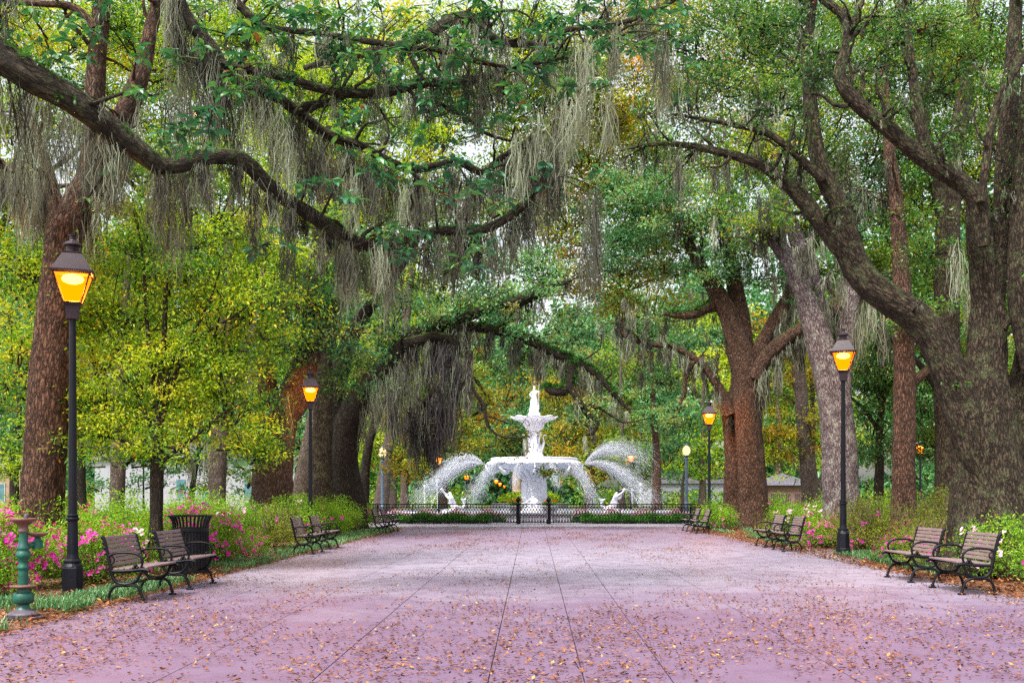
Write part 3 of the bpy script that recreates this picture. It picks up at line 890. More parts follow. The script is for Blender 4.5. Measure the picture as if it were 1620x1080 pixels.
def make_bench(label, group):
    t = thing('park_bench', label, 'bench', (0, 0, 0), 0, group)
    for s in (-1, 1):
        y = s * .515
        f = MB()
        bar(f, [(-.08, .845), (-.06, .80), (-.022, .66), (.012, .50), (.03, .42), (.055, .32), (.12, .252), (.215, .232)], [.021, .024, .022, .022, .024, .022, .022, .03], y)
        bar(f, [(.215, .232), (.31, .256), (.37, .30), (.405, .37), (.43, .405)], [.03, .022, .02, .02, .02], y)
        bar(f, [(.02, .405), (.13, .402), (.30, .41), (.42, .425), (.515, .415)], [.02, .022, .023, .024, .018], y)
        blob(f, (-.085, y, .835), .026); blob(f, (.517, y, .408), .026)
        blob(f, (-.05, y, .70), .026); blob(f, (-.066, y, .765), .024); blob(f, (-.03, y, .63), .024)
        blob(f, (.215, y, .228), .036, sq=(1.2, .8, .8))
        f.build('side_frame', IRON, t, smooth=True)
        for pts in ([(.20, .228), (.11, .224), (.05, .19), (.015, .13), (.0, .07), (-.01, .022)], [(.23, .228), (.32, .224), (.385, .19), (.415, .13), (.432, .07), (.445, .022)]):
            l = MB(); bar(l, pts, [.026, .022, .02, .019, .019, .022], y)
            l.box((pts[-1][0], y, .013), (.10, .062, .024), bev=.006)
            blob(l, (pts[-1][0], y, .05), .026, sq=(1, 1, .6))
            l.build('leg', IRON, t, smooth=False)
        a = MB()
        bar(a, [(.0, .60), (.035, .615), (.10, .635), (.20, .642), (.30, .638), (.38, .612), (.425, .56), (.432, .50), (.41, .44), (.395, .42)], [.02, .016, .016, .017, .017, .017, .017, .016, .015, .014], y)
        bar(a, [(.03, .60), (.07, .56), (.06, .51), (.03, .50)], [.012, .011, .01, .012], y)
        blob(a, (.345, y, .475), .027); blob(a, (.322, y, .445), .025); blob(a, (.37, y, .445), .025); blob(a, (.30, y, .43), .016)
        a.build('armrest', IRON, t, smooth=True)
    st = MB()
    for k in range(6):
        u = k / 5
        st.box((.075 + .39 * u, 0, .428 + .022 * u), (.068, 1.01, .026), Euler((0, -.055, 0)), bev=.005)
    st.build('seat', SLAT, t)
    bk = MB()
    for k in range(7):
        u = k / 6
        z = .485 + u * .335; x = .026 - .098 * u
        bk.box((x, 0, z), (.024, 1.01, .047), Euler((0, -.285, 0)), bev=.005)
    bk.build('backrest', SLAT, t)
    sr = MB(); sr.box((.215, 0, .236), (.062, 1.0, .02), bev=.004); sr.box((-.025, 0, .60), (.012, .98, .03)); 
    sr.build('stretcher', IRON, t)
    return t

bench_spots = [
    (-5.157, 13.28, 0, 'slatted iron bench beside the green drinking fountain and tall lamp post, nearest on its side'),
    (-5.12, 15.02, 0, 'slatted iron bench standing directly in front of the black litter bin'),
    (-5.04, 23.55, 0, 'slatted bench of the pair below the lamp at the ridged trunk, its nearer one'),
    (-5.02, 25.6, 0, 'slatted bench of the pair below the lamp at the ridged trunk, its farther one'),
    (-4.83, 35.4, 0, 'small far bench left of the fountain railing, nearer of two'),
    (-4.80, 37.4, 0, 'small far bench left of the fountain railing, farther of two'),
    (6.67, 14.25, PI, 'slatted iron bench in front of the massive oak trunk, nearest on its side'),
    (6.72, 16.15, PI, 'slatted iron bench with a stained backrest just beyond the nearest bench below the massive oak'),
    (7.03, 24.6, PI, 'bench on the pale apron below the right lamp post, nearer of two'),
    (7.04, 26.4, PI, 'bench on the pale apron below the right lamp post, farther of two'),
    (7.03, 36.0, PI, 'small far bench at the lamp foot by the twin trunked oak, nearer of two'),
    (7.0, 37.8, PI, 'small far bench at the lamp foot by the twin trunked oak, farther of two'),
]
bench0 = make_bench(bench_spots[0][3], 'park benches along both edges of the walk')
for i, (x, y, a, lab) in enumerate(bench_spots):
    rz = a - .018 + random.uniform(-.012, .012)
    if i == 0: bench0.location = (x, y, .016); bench0.rotation_euler = (0, 0, rz)
    else: dup(bench0, (x, y, .016), rz, lab)

# ================================================================== STREET LAMPS
PANE = emit_mat('lamp_pane', (1.0, .18, .0, 1), 1.25, .2)
BULB = emit_mat('lamp_bulb', (1.0, .70, .22, 1), 9.0)
GLOBE = emit_mat('globe_glass', (1.0, .75, .42, 1), .55)
URN = emit_mat('urn_glass', (1.0, .30, .01, 1), 1.3)
POSTBLUE = plain_mat('blue_grey_post', (.10, .15, .22, 1), .45, 0, .15, 6)

def ngon_ring(mb, prof, n, ph):
    mb.lathe(prof, n, ph=ph)

def make_lamp(label, group, power=420):
    t = thing('street_lamp', label, 'street lamp', (0, 0, 0), 0, group)
    p_ = MB()
    p_.lathe([(.001, 0), (.168, 0), (.168, .085), (.155, .10)], 8, ph=.39)
    p_.lathe([(.148, .10), (.145, .43), (.132, .455)], 8, ph=.39)
    p_.lathe([(.132, .455), (.105, .50), (.118, .515), (.118, .535), (.085, .56), (.075, .62)], 20)
    p_.build('base', IRON_LAMP, t)
    q = MB()
    q.lathe([(.075, .62), (.068, 1.09), (.085, 1.10), (.09, 1.125), (.085, 1.14), (.066, 1.15), (.08, 1.165), (.08, 1.175), (.06, 1.19), (.055, 2.2), (.045, 3.93), (.06, 3.935)], 20)
    q.build('post', IRON_LAMP, t, smooth=False)
    h = MB()
    h.lathe([(.02, 3.92), (.115, 3.93), (.13, 4.12), (.155, 4.125), (.165, 4.15), (.15, 4.155), (.01, 4.156)], 4, ph=PI / 4)
    h.build('collar', LAMP_HEAD, t)
    s2 = math.sqrt(2)
    zb, zt, hb, ht = 4.157, 4.555, .112, .235
    fr = MB()
    for k in range(4):
        an = PI / 4 + k * PI / 2
        a = np.array([math.cos(an) * hb * s2, math.sin(an) * hb * s2, zb]); b = np.array([math.cos(an) * ht * s2, math.sin(an) * ht * s2, zt])
        fr.tube([a, (a + b) / 2, b], .0125, 4)
        an2 = an + PI / 2
        c2 = np.array([math.cos(an2) * ht * s2, math.sin(an2) * ht * s2, zt]); fr.tube([b, (b + c2) / 2, c2], .012, 4)
        c3 = np.array([math.cos(an2) * hb * s2, math.sin(an2) * hb * s2, zb + .006]); a3 = a + np.array([0, 0, .006]); fr.tube([a3, (a3 + c3) / 2, c3], .011, 4)
    fr.build('lantern_frame', LAMP_HEAD, t)
    for k in range(4):
        an = PI / 4 + k * PI / 2; an2 = an + PI / 2
        i_ = .985
        V = [(math.cos(an) * hb * s2 * i_, math.sin(an) * hb * s2 * i_, zb + .004), (math.cos(an2) * hb * s2 * i_, math.sin(an2) * hb * s2 * i_, zb + .004),
             (math.cos(an2) * ht * s2 * i_, math.sin(an2) * ht * s2 * i_, zt - .002), (math.cos(an) * ht * s2 * i_, math.sin(an) * ht * s2 * i_, zt - .002)]
        pn = MB(); pn.add(V, [[0, 1, 2, 3]]); pn.build('pane', PANE, t)
    rf = MB()
    rf.lathe([(.27 * s2, 4.55), (.29 * s2, 4.565), (.29 * s2, 4.585), (.255 * s2, 4.60), (.125 * s2, 4.845), (.13 * s2, 4.85), (.13 * s2, 4.865), (.10 * s2, 4.875), (.0, 4.876)], 4, ph=PI / 4)
    rf.build('roof', LAMP_HEAD, t)
    fi = MB()
    fi.lathe([(.085, 4.876), (.085, 4.955), (.125, 4.965), (.125, 4.98), (.10, 5.01), (.05, 5.035), (.042, 5.05), (.042, 5.10), (.05, 5.105), (.05, 5.12), (.0, 5.122)], 20)
    fi.build('finial', LAMP_HEAD, t)
    bl = MB(); blob(bl, (0, 0, 4.50), .125, 14, (1.2, 1.2, .55))
    bl.build('bulb', BULB, t, smooth=True)
    if power:
        ld = bpy.data.lights.new('lamp_light', 'POINT'); ld.energy = power; ld.color = (1.0, .42, .07); ld.shadow_soft_size = .09
        lo = bpy.data.objects.new('lamp_light', ld); C.objects.link(lo); lo.parent = t; lo.location = (0, 0, 4.38)
    return t
LH = 5.12
def lamp_at(px, top, bot):
    h = bot - top; d = FPX * LH / h
    x = (px - CX) / FPX * d
    return (x, d, CAMZ - (bot - HY) / FPX * d)
lamp0 = make_lamp('tall lit lantern lamp beside the leaning tree trunk, largest of the lamps', 'lit lantern lamps along the walk')
lamp0.location = lamp_at(115, 372, 946); lamp0.rotation_euler = (0, 0, .34)
dup(lamp0, lamp_at(1334, 520, 873), -.35, 'lit lantern lamp in front of the pale lichen covered trunk')
dup(lamp0, lamp_at(491, 584, 855), .2, 'lit lantern lamp casting an orange glow on the thick ridged oak trunk')
dup(lamp0, lamp_at(1122, 632, 839), -.1, 'lit lantern lamp beside the twin trunked oak')
far0 = make_lamp('small lit lantern lamp between the fountain spray and the slim far trunk', 'lit lantern lamps far off in the park', 40)
def far_lamp(px, ytop, d, hgt=LH):
    return ((px - CX) / FPX * d, d, CAMZ + (HY - ytop) / FPX * d - hgt)
far0.location = far_lamp(998, 708, 68)
for px, yt, d, lab in [
    (227, 690, 60, 'lit far lamp glowing through the young yellow green tree, beside its thin trunk'),
    (330, 704, 66, 'lit far lamp glowing against a pale trunk behind the young tree'),
    (738, 743, 100, 'tiny lit lamp under the left spray of the fountain, alone on its post'),
    (785, 752, 120, 'tiny lit lamp left of the fountain pedestal, leftmost of a trio'),
    (791, 757, 132, 'tiny lit lamp left of the fountain pedestal, middle of a trio'),
    (797, 761, 142, 'tiny lit lamp left of the fountain pedestal, nearest to the pedestal in a trio'),
    (887, 753, 118, 'tiny lit lamp just right of the fountain pedestal'),
    (978, 728, 78, 'small lit lamp behind the right spray of the fountain'),
    (1273, 706, 58, 'lit lamp in gold leaves beside the brick hut'),
    (1456, 688, 52, 'lit lamp between the slim red trunk and the massive oak trunk')]:
    hh = CAMZ + (HY - yt) / FPX * d
    dup(far0, ((px - CX) / FPX * d, d, hh - LH), random.uniform(-.4, .4), lab)

def make_globe(label, group):
    t = thing('globe_lamp', label, 'street lamp', (0, 0, 0), 0, group)
    b_ = MB(); b_.lathe([(.001, 0), (.2, 0), (.2, .2), (.15, .3), (.13, .7), (.09, .8)], 16); b_.build('base', POSTBLUE, t)
    q = MB(); q.lathe([(.09, .8), (.07, 3.0), (.10, 3.05), (.10, 3.1), (.06, 3.14), (.14, 3.22), (.15, 3.26), (.001, 3.27)], 16); q.build('post', POSTBLUE, t)
    gl_ = MB(); gl_.lathe([(.10, 3.27), (.19, 3.40), (.215, 3.52), (.18, 3.66), (.10, 3.74), (.08, 3.77)], 18); gl_.build('globe', GLOBE, t, smooth=True)
    cp = MB(); cp.lathe([(.09, 3.77), (.09, 3.80), (.03, 3.85), (.02, 3.92), (.0, 3.93)], 12); cp.build('finial', POSTBLUE, t)
    return t
gl0 = make_globe('pale globe lamp on blue grey post below the hanging moss', 'globe lamps beside the fountain circle')
gl0.location = far_lamp(605, 703, 52, 3.93)
dup(gl0, far_lamp(1086, 700, 53, 3.93), 0, 'pale globe lamp on blue grey post between slim trunk and lantern lamp')

def make_urn(label):
    t = thing('urn_lamp', label, 'street lamp')
    q = MB(); q.lathe([(.001, 0), (.16, 0), (.16, .3), (.08, .5), (.06, 3.2), (.1, 3.25), (.001, 3.26)], 14); q.build('post', IRON_LAMP, t)
    u_ = MB(); u_.lathe([(.10, 3.26), (.26, 3.62), (.28, 3.68), (.0, 3.69)], 6); u_.build('lantern', URN, t)
    c_ = MB(); c_.lathe([(.29, 3.69), (.29, 3.73), (.10, 3.86), (.0, 3.92)], 6); c_.build('roof', IRON_LAMP, t)
    return t
make_urn('lit orange lamp left of the fountain between moss and spray').location = far_lamp(693, 718, 62, 3.92)
pl = MB(); d = 44.0
pl.lathe([(.001, 0), (.14, 0), (.13, .4), (.08, .5), (.06, 3.4), (.09, 3.42), (.09, 3.5), (.0, 3.55)], 12)
tag(pl.build('lamp_post', IRON_LAMP), 'dark lamp post whose top is hidden by the mossy oak limb', 'street lamp').location = ((557 - CX) / FPX * d, d, 0)

# ================================================================== LITTER BIN
t = thing('litter_bin', 'black slatted litter bin with flared rim behind the second near bench', 'litter bin', (-5.52, 17.1, .016))
bb = MB()
for k in range(30):
    an = k * 2 * PI / 30
    prof = [(.285, .06), (.288, .45), (.288, .80), (.292, .90), (.318, .97), (.352, 1.015)]
    P = np.array([[r_ * math.cos(an), r_ * math.sin(an), z] for r_, z in prof])
    P, rr = spline(P, [.015] * 6, .05)
    bb.tube(P, rr, 4)
bb.build('slats', IRON, t, local=True)
bb = MB(); bb.lathe([(.345, 1.008), (.368, 1.008), (.372, 1.03), (.345, 1.034), (.345, 1.008)], 40); bb.build('rim', IRON, t, local=True)
bb = MB(); bb.lathe([(.296, .76), (.305, .76), (.305, .82), (.296, .82), (.296, .76)], 40); bb.lathe([(.29, .05), (.303, .05), (.303, .10), (.29, .10), (.29, .05)], 40); bb.build('hoop', IRON, t, local=True)
bb = MB(); bb.lathe([(.001, .06), (.262, .06), (.262, .80), (.24, .80), (.24, .10), (.001, .10)], 32); bb.build('liner', plain_mat('bin_liner', (.02, .018, .022, 1), .6), t, local=True)

# ================================================================== DRINKING FOUNTAIN
GREEN = plain_mat('green_paint', (.008, .115, .075, 1), .4, 0, .2, 9, .3, .4, col2=(.014, .055, .045, 1))
RUST = plain_mat('rusted_bowl', (.13, .085, .085, 1), .5, 0, .3, 16, .3, .5, col2=(.17, .06, .03, 1))
SLATE = plain_mat('dark_base_plate', (.10, .08, .11, 1), .6, 0, .3, 7, .3)
dfx, dfy = (37 - CX) / FPX * 11.2, 11.2
t = thing('drinking_fountain', 'old green iron drinking fountain with rusty bowls on a dark base plate', 'drinking fountain', (dfx, dfy, .016))
q = MB(); q.lathe([(.001, 0), (.232, 0), (.235, .018), (.001, .02)], 36); q.build('base_plate', SLATE, t, local=True)
q = MB(); q.lathe([(.001, .02), (.165, .02), (.168, .045), (.15, .065), (.105, .085), (.085, .10)], 30); q.build('foot', SLATE, t, local=True)
q = MB()
q.lathe([(.085, .10), (.062, .125), (.06, .15)], 24)
q.lathe([(.06, .15), (.095, .165), (.115, .185), (.115, .265), (.095, .285), (.07, .29)], 8, ph=.2)
q.lathe([(.07, .29), (.065, .33)], 24)
q.lathe([(.052, .372), (.058, .40), (.05, .52), (.052, .545), (.062, .555), (.062, .575), (.046, .60), (.048, .63), (.062, .665), (.078, .69), (.08, .715), (.066, .745), (.058, .76), (.07, .775), (.07, .79), (.055, .82), (.046, .86), (.044, .94), (.046, .955)], 28)
q.build('pedestal', GREEN, t, smooth=True, local=True)
q = MB(); q.lathe([(.06, .33), (.11, .338), (.14, .352), (.142, .365), (.125, .366), (.10, .352), (.052, .352)], 30); q.build('lower_bowl', RUST, t, smooth=True, local=True)
q = MB(); q.lathe([(.046, .955), (.06, .97), (.06, .985), (.046, 1.0), (.05, 1.03), (.085, 1.06), (.13, 1.095), (.14, 1.115), (.13, 1.118), (.09, 1.085), (.001, 1.07)], 30); q.build('top_bowl', RUST, t, smooth=True, local=True)
q = MB(); q.lathe([(.022, 1.072), (.024, 1.14), (.018, 1.165), (.0, 1.17)], 14, c=(.035, -.01, 0)); q.build('spout', SLATE, t, smooth=True, local=True)
q = MB(); q.lathe([(.04, .77), (.06, .775), (.06, .85), (.05, .86), (.03, .90)], 8, c=(.10, .13, 0)); q.tube([(0, 0, .80), (.05, .07, .81), (.10, .13, .82)], .028, 10); q.build('side_arm', GREEN, t, local=True)
q = MB(); q.lathe([(.03, .90), (.07, .91), (.112, .935), (.115, .95), (.10, .95), (.07, .93), (.001, .925)], 26, c=(.10, .13, 0)); q.build('side_bowl', RUST, t, smooth=True, local=True)
# ================================================================== THE FOUNTAIN
WHITE = plain_mat('white_iron', (.78, .76, .84, 1), .45, 0, .06, 3, .1, .4)
WHITE2 = plain_mat('white_stone', (.68, .66, .72, 1), .6, 0, .1, 2, .1, .4)
FD = 59.0
FX = (845 - CX) / FPX * FD
FB = (FX, FD, 0)
def fz(py): return CAMZ + (HY - py) / FPX * FD

def skin(name, joints, edges, mat, parent=None, levels=2, loc=None, local=True):
    """one continuous body grown round a joint skeleton (evaluated to a plain mesh)"""
    me = bpy.data.meshes.new(name)
    keys = list(joints)
    me.from_pydata([joints[k][0] for k in keys], [(keys.index(a), keys.index(b)) for a, b in edges], [])
    o = bpy.data.objects.new(name, me); C.objects.link(o)
    sm = o.modifiers.new('skin', 'SKIN'); 
    if not me.skin_vertices: me.skin_vertices.new()
    for i, k in enumerate(keys):
        r = joints[k][1]
        me.skin_vertices[0].data[i].radius = (r, r) if not isinstance(r, tuple) else r
        me.skin_vertices[0].data[i].use_root = (i == 0)
    sb = o.modifiers.new('sub', 'SUBSURF'); sb.levels = sb.render_levels = levels
    dg_ = bpy.context.evaluated_depsgraph_get()
    m2 = bpy.data.meshes.new_from_object(o.evaluated_get(dg_))
    o.modifiers.clear(); o.data = m2; bpy.data.meshes.remove(me)
    m2.name = name
    m2.materials.clear(); m2.materials.append(mat)
    for p in m2.polygons: p.use_smooth = True
    if parent is not None: o.parent = parent
    if loc is not None: o.location = loc
    return o

ft = thing('fountain', 'tall white two tiered cast iron fountain with a robed statue on top', 'fountain', FB)
q = MB()
q.lathe([(1.35, .30), (1.35, .62), (1.15, .66), (1.1, .85), (.92, .90), (.86, 1.0)], 16)
q.lathe([(.86, 1.0), (.77, 1.04), (.76, 2.28), (.86, 2.34)], 8, ph=.39)
for k in range(8):
    an = k * PI / 4
    q.box((.72 * math.cos(an), .72 * math.sin(an), 1.66), (.06, .34, 1.02), Euler((0, 0, an)))
    q.box((.735 * math.cos(an), .735 * math.sin(an), 1.66), (.06, .22, .86), Euler((0, 0, an)))
q.build('pedestal', WHITE, ft, local=True)
q = MB()
q.lathe([(.86, 2.34), (.80, 2.42), (.84, 2.52), (1.02, 2.72), (1.22, 2.80), (1.25, 2.86)], 32)
for k in range(16):
    an = k * PI / 8
    P = np.array([[r_ * math.cos(an), r_ * math.sin(an), z] for r_, z in [(.84, 2.40), (.92, 2.56), (1.12, 2.72), (1.36, 2.84)]])
    q.tube(P, [.05, .06, .06, .05], 5)
q.build('corbels', WHITE, ft, local=True)
q = MB()
def scallop(n, a, lo=.0):
    def w(rr, zz, an): return rr * (1 + a * np.cos(n * an) * (rr > lo)), zz
    return w
q.lathe([(1.25, 2.86), (2.0, 2.98), (2.55, 3.08), (2.74, 3.14), (2.80, 3.22), (2.76, 3.30), (2.66, 3.34), (2.58, 3.40), (2.55, 3.47), (2.60, 3.52), (2.56, 3.56), (2.42, 3.55), (2.3, 3.42), (.4, 3.36)], 96, wob=scallop(32, .012, 2.6))
for k in range(40):
    an = k * 2 * PI / 40
    blob(q, (2.74 * math.cos(an), 2.74 * math.sin(an), 3.18), .075, 8)
q.build('lower_bowl', WHITE, ft, smooth=True, local=True)
for k in range(8):
    an = k * PI / 4
    sp = MB()
    ca, sa = math.cos(an), math.sin(an)
    P = np.array([[r_ * ca, r_ * sa, z] for r_, z in [(2.0, 2.88), (2.25, 2.74), (2.55, 2.72), (2.80, 2.92), (2.86, 3.14), (2.98, 3.20)]])
    P, rr = spline(P, [.05, .10, .12, .07, .05, .02], .05)
    sp.tube(P, rr, 8)
    sp.lathe([(.02, 2.62), (.10, 2.66), (.16, 2.72), (.05, 2.74)], 10, c=(2.5 * ca, 2.5 * sa, 0))
    sp.build('swan_spout', WHITE, ft, smooth=True, local=True)
q = MB()
q.lathe([(.56, 3.40), (.56, 3.72), (.50, 3.80), (.40, 3.95), (.26, 4.2), (.24, 4.9), (.27, 5.10), (.34, 5.2)], 28)
for k in range(6):                                           # reeds and leaves round the stem
    an = k * PI / 3
    for s_, (r0, r1, z0, z1) in enumerate([(.40, .34, 3.8, 4.5), (.30, .40, 4.5, 5.15), (.34, .48, 3.75, 4.1)]):
        a2 = an + s_ * .5
        P = np.array([[r0 * math.cos(a2), r0 * math.sin(a2), z0], [(r0 + r1) * .48 * math.cos(a2 + .12), (r0 + r1) * .48 * math.sin(a2 + .12), (z0 + z1) / 2], [r1 * math.cos(a2 + .3), r1 * math.sin(a2 + .3), z1]])
        P, rr = spline(P, [.09, .08, .025], .08)
        q.tube(P, rr, 6)
q.build('stem', WHITE, ft, smooth=True, local=True)
for k in range(4):                                           # wading birds round the stem
    an = k * PI / 2 + .15
    def pt(r_, z, da=0.0): return (r_ * math.cos(an + da), r_ * math.sin(an + da), z)
    J = {'body': (pt(.46, 4.22), .13), 'breast': (pt(.56, 4.40), .105), 'n1': (pt(.60, 4.58), .05), 'n2': (pt(.54, 4.74), .038), 'n3': (pt(.56, 4.90), .035), 'head': (pt(.63, 4.95), .045), 'beak': (pt(.80, 4.88), .012),
         'tail': (pt(.38, 4.02), .06), 'l1': (pt(.47, 4.02, .07), .03), 'l2': (pt(.49, 3.76, .08), .022), 'm1': (pt(.47, 4.02, -.07), .03), 'm2': (pt(.49, 3.76, -.08), .022)}
    E = [('body', 'breast'), ('breast', 'n1'), ('n1', 'n2'), ('n2', 'n3'), ('n3', 'head'), ('head', 'beak'), ('body', 'tail'), ('body', 'l1'), ('l1', 'l2'), ('body', 'm1'), ('m1', 'm2')]
    skin('crane', J, E, WHITE, ft, 1)
q = MB()
def wave(rr, zz, an): return rr * (1 + .05 * np.cos(8 * an) * (rr > 1.0)), zz + .045 * np.cos(8 * an) * (rr > 1.0)
q.lathe([(.34, 5.2), (.42, 5.30), (.52, 5.48), (.60, 5.66), (.72, 5.76), (1.05, 5.84), (1.30, 5.90), (1.36, 5.97), (1.30, 6.0), (1.0, 5.94), (.35, 5.90)], 64, wob=wave)
for k in range(14):
    an = k * 2 * PI / 14
    P = np.array([[r_ * math.cos(an), r_ * math.sin(an), z] for r_, z in [(.40, 5.24), (.53, 5.45), (.66, 5.68), (.95, 5.80)]])
    q.tube(P, [.045, .06, .06, .03], 5)
q.build('upper_bowl', WHITE, ft, smooth=True, local=True)
q = MB(); q.box((0, 0, 6.06), (.70, .70, .30), bev=.02); q.box((0, 0, 6.235), (.60, .60, .05), bev=.01); q.lathe([(.29, 6.26), (.27, 6.34), (.28, 6.38)], 16); q.build('statue_plinth', WHITE, ft, local=True)
st = MB()
def robe(rr, zz, an):
    f = np.clip((7.1 - zz) / .8, 0, 1)
    return rr * (1 + .09 * f * np.cos(9 * an + zz * 2) + .05 * np.cos(4 * an + 5 * zz)), zz
st.lathe([(.27, 6.38), (.26, 6.5), (.24, 6.7), (.225, 6.9), (.20, 7.06), (.165, 7.18), (.16, 7.24)], 36, wob=robe)
st.build('robe', WHITE, ft, smooth=True, local=True)
J = {'pelvis': ((0, 0, 7.10), .16), 'waist': ((0.01, -.01, 7.24), .125), 'chest': ((.01, -.03, 7.42), .15), 'neckb': ((.01, -.02, 7.555), .07), 'neck': ((.01, -.03, 7.62), .05), 'head': ((.015, -.05, 7.73), .085), 'crown': ((.015, -.03, 7.83), .06),
     'lsh': ((-.15, -.02, 7.50), .065), 'lel': ((-.24, -.06, 7.30), .05), 'lwr': ((-.16, -.18, 7.18), .038), 'lha': ((-.10, -.22, 7.16), .04),
     'rsh': ((.17, -.02, 7.51), .065), 'rel': ((.29, -.08, 7.42), .05), 'rwr': ((.27, -.17, 7.60), .036), 'rha': ((.27, -.19, 7.66), .04)}
E = [('pelvis', 'waist'), ('waist', 'chest'), ('chest', 'neckb'), ('neckb', 'neck'), ('neck', 'head'), ('head', 'crown'), ('chest', 'lsh'), ('lsh', 'lel'), ('lel', 'lwr'), ('lwr', 'lha'), ('chest', 'rsh'), ('rsh', 'rel'), ('rel', 'rwr'), ('rwr', 'rha')]
skin('statue', J, E, WHITE, ft, 2)
st = MB(); P = np.array([[.27, -.20, 6.42], [.27, -.20, 7.2], [.27, -.195, 7.98]]); st.tube(P, .017, 6); st.build('staff', WHITE, ft, local=True)

pool = MB()
pool.lathe([(8.25, .0), (8.25, .36), (8.35, .38), (8.35, .46), (7.95, .46), (7.95, .0)], 72, c=FB)
tag(pool.build('pool_wall', WHITE2, smooth=False), 'round white pool wall circling the fountain', 'pool wall')
wm, wt, wb, wo = new_mat('pool_water')
wb.inputs['Base Color'].default_value = (.22, .27, .33, 1); wb.inputs['Roughness'].default_value = .12
wtc = texco(wt); wn = noise_node(wt, wtc.outputs['Object'], 4, 4); wbu = wt.nodes.new('ShaderNodeBump'); wbu.inputs['Strength'].default_value = .4
wt.links.new(wn.outputs['Fac'], wbu.inputs['Height']); wt.links.new(wbu.outputs[0], wb.inputs['Normal'])
pw = MB(); a = np.arange(64) * 2 * PI / 64
pw.add(np.stack([FX + 7.97 * np.cos(a), FD + 7.97 * np.sin(a), 0 * a + .30], -1), [list(range(64))])
tag(pw.build('water', wm), kind='structure')

def triton(label, loc, face, mirror=1):
    t = thing('triton_statue', label, 'statue', loc, face, 'white statues in the fountain pool')
    q = MB(); q.lathe([(.001, 0), (.62, 0), (.60, .16), (.48, .26), (.40, .30), (.001, .32)], 18, wob=lambda rr, zz, an: (rr * (1 + .12 * np.cos(5 * an)), zz)); q.build('rock_base', WHITE, t, smooth=True, local=True)
    J = {'pelvis': ((0, 0, .46), .20), 'belly': ((.03, 0, .64), .165), 'chest': ((.06, 0, .86), .185), 'neck': ((.10, 0, 1.03), .075), 'head': ((.16, 0, 1.15), .115), 'hair': ((.10, 0, 1.21), .10),
         'lsh': ((.08, .19, .92), .085), 'lel': ((.28, .24, .86), .062), 'lwr': ((.40, .12, 1.02), .05), 'lha': ((.42, .06, 1.08), .055),
         'rsh': ((.08, -.19, .92), .085), 'rel': ((.24, -.28, 1.0), .062), 'rwr': ((.42, -.13, 1.14), .05), 'rha': ((.46, -.06, 1.16), .055),
         't1': ((-.12, .05, .34), .20), 't2': ((-.36, .12, .28), .16), 't3': ((-.60, .05, .34), .11), 't4': ((-.72, -.08, .52), .07), 't5': ((-.66, -.12, .74), .05), 't6': ((-.52, .05, .86), (.13, .03)), 't7': ((-.84, -.22, .88), (.12, .03))}
    E = [('pelvis', 'belly'), ('belly', 'chest'), ('chest', 'neck'), ('neck', 'head'), ('head', 'hair'), ('chest', 'lsh'), ('lsh', 'lel'), ('lel', 'lwr'), ('lwr', 'lha'), ('chest', 'rsh'), ('rsh', 'rel'), ('rel', 'rwr'), ('rwr', 'rha'),
         ('pelvis', 't1'), ('t1', 't2'), ('t2', 't3'), ('t3', 't4'), ('t4', 't5'), ('t5', 't6'), ('t5', 't7')]
    skin('merman', J, E, WHITE, t, 2)
    h = MB(); P, rr = spline(np.array([[.26, 0, 1.12], [.36, 0, 1.13], [.50, 0, 1.22], [.62, 0, 1.36], [.66, 0, 1.42]]), [.02, .035, .05, .085, .10], .03); h.tube(P, rr, 10); h.build('shell_horn', WHITE, t, smooth=True, local=True)
    return t
d = 55.5
triton('white merman statue blowing a shell horn, between the left spray and gate', ((716 - CX) / FPX * d, d, .31), PI + .35)
triton('white merman statue blowing a shell horn, in front of the right spray', ((971 - CX) / FPX * d, d, .31), -.35)
# child with a swan on the front of the pedestal
d = 55.8
t = thing('child_statue', 'small white child and swan statue in front of the fountain pedestal', 'statue', ((843 - CX) / FPX * d, d, .31), 0, 'white statues in the fountain pool')
q = MB(); q.lathe([(.001, 0), (.66, 0), (.60, .2), (.5, .34), (.34, .42), (.001, .43)], 18, wob=lambda rr, zz, an: (rr * (1 + .1 * np.cos(6 * an)), zz)); q.build('rock_base', WHITE, t, smooth=True, local=True)
J = {'pelvis': ((0, 0, .56), .15), 'chest': ((.02, 0, .80), .14), 'neck': ((.02, 0, .92), .06), 'head': ((.02, -.02, 1.04), .105),
     'ls': ((-.15, 0, .84), .06), 'le': ((-.27, -.08, .74), .048), 'lh': ((-.40, -.10, .72), .042), 'rs': ((.17, 0, .84), .06), 're': ((.26, -.08, .72), .048), 'rh': ((.20, -.22, .66), .042),
     'lk': ((-.16, -.26, .54), .085), 'la': ((-.20, -.30, .30), .05), 'rk': ((.18, -.24, .52), .085), 'ra': ((.24, -.28, .28), .05)}
E = [('pelvis', 'chest'), ('chest', 'neck'), ('neck', 'head'), ('chest', 'ls'), ('ls', 'le'), ('le', 'lh'), ('chest', 'rs'), ('rs', 're'), ('re', 'rh'), ('pelvis', 'lk'), ('lk', 'la'), ('pelvis', 'rk'), ('rk', 'ra')]
skin('child', J, E, WHITE, t, 2)
J = {'b': ((-.44, -.08, .52), .15), 'r': ((-.62, -.06, .52), .09), 'n': ((-.34, -.12, .70), .05), 'm': ((-.44, -.14, .88), .04), 'h': ((-.52, -.14, .92), .045), 'k': ((-.64, -.15, .90), .015)}
skin('swan', J, [('b', 'r'), ('b', 'n'), ('n', 'm'), ('m', 'h'), ('h', 'k')], WHITE, t, 1)

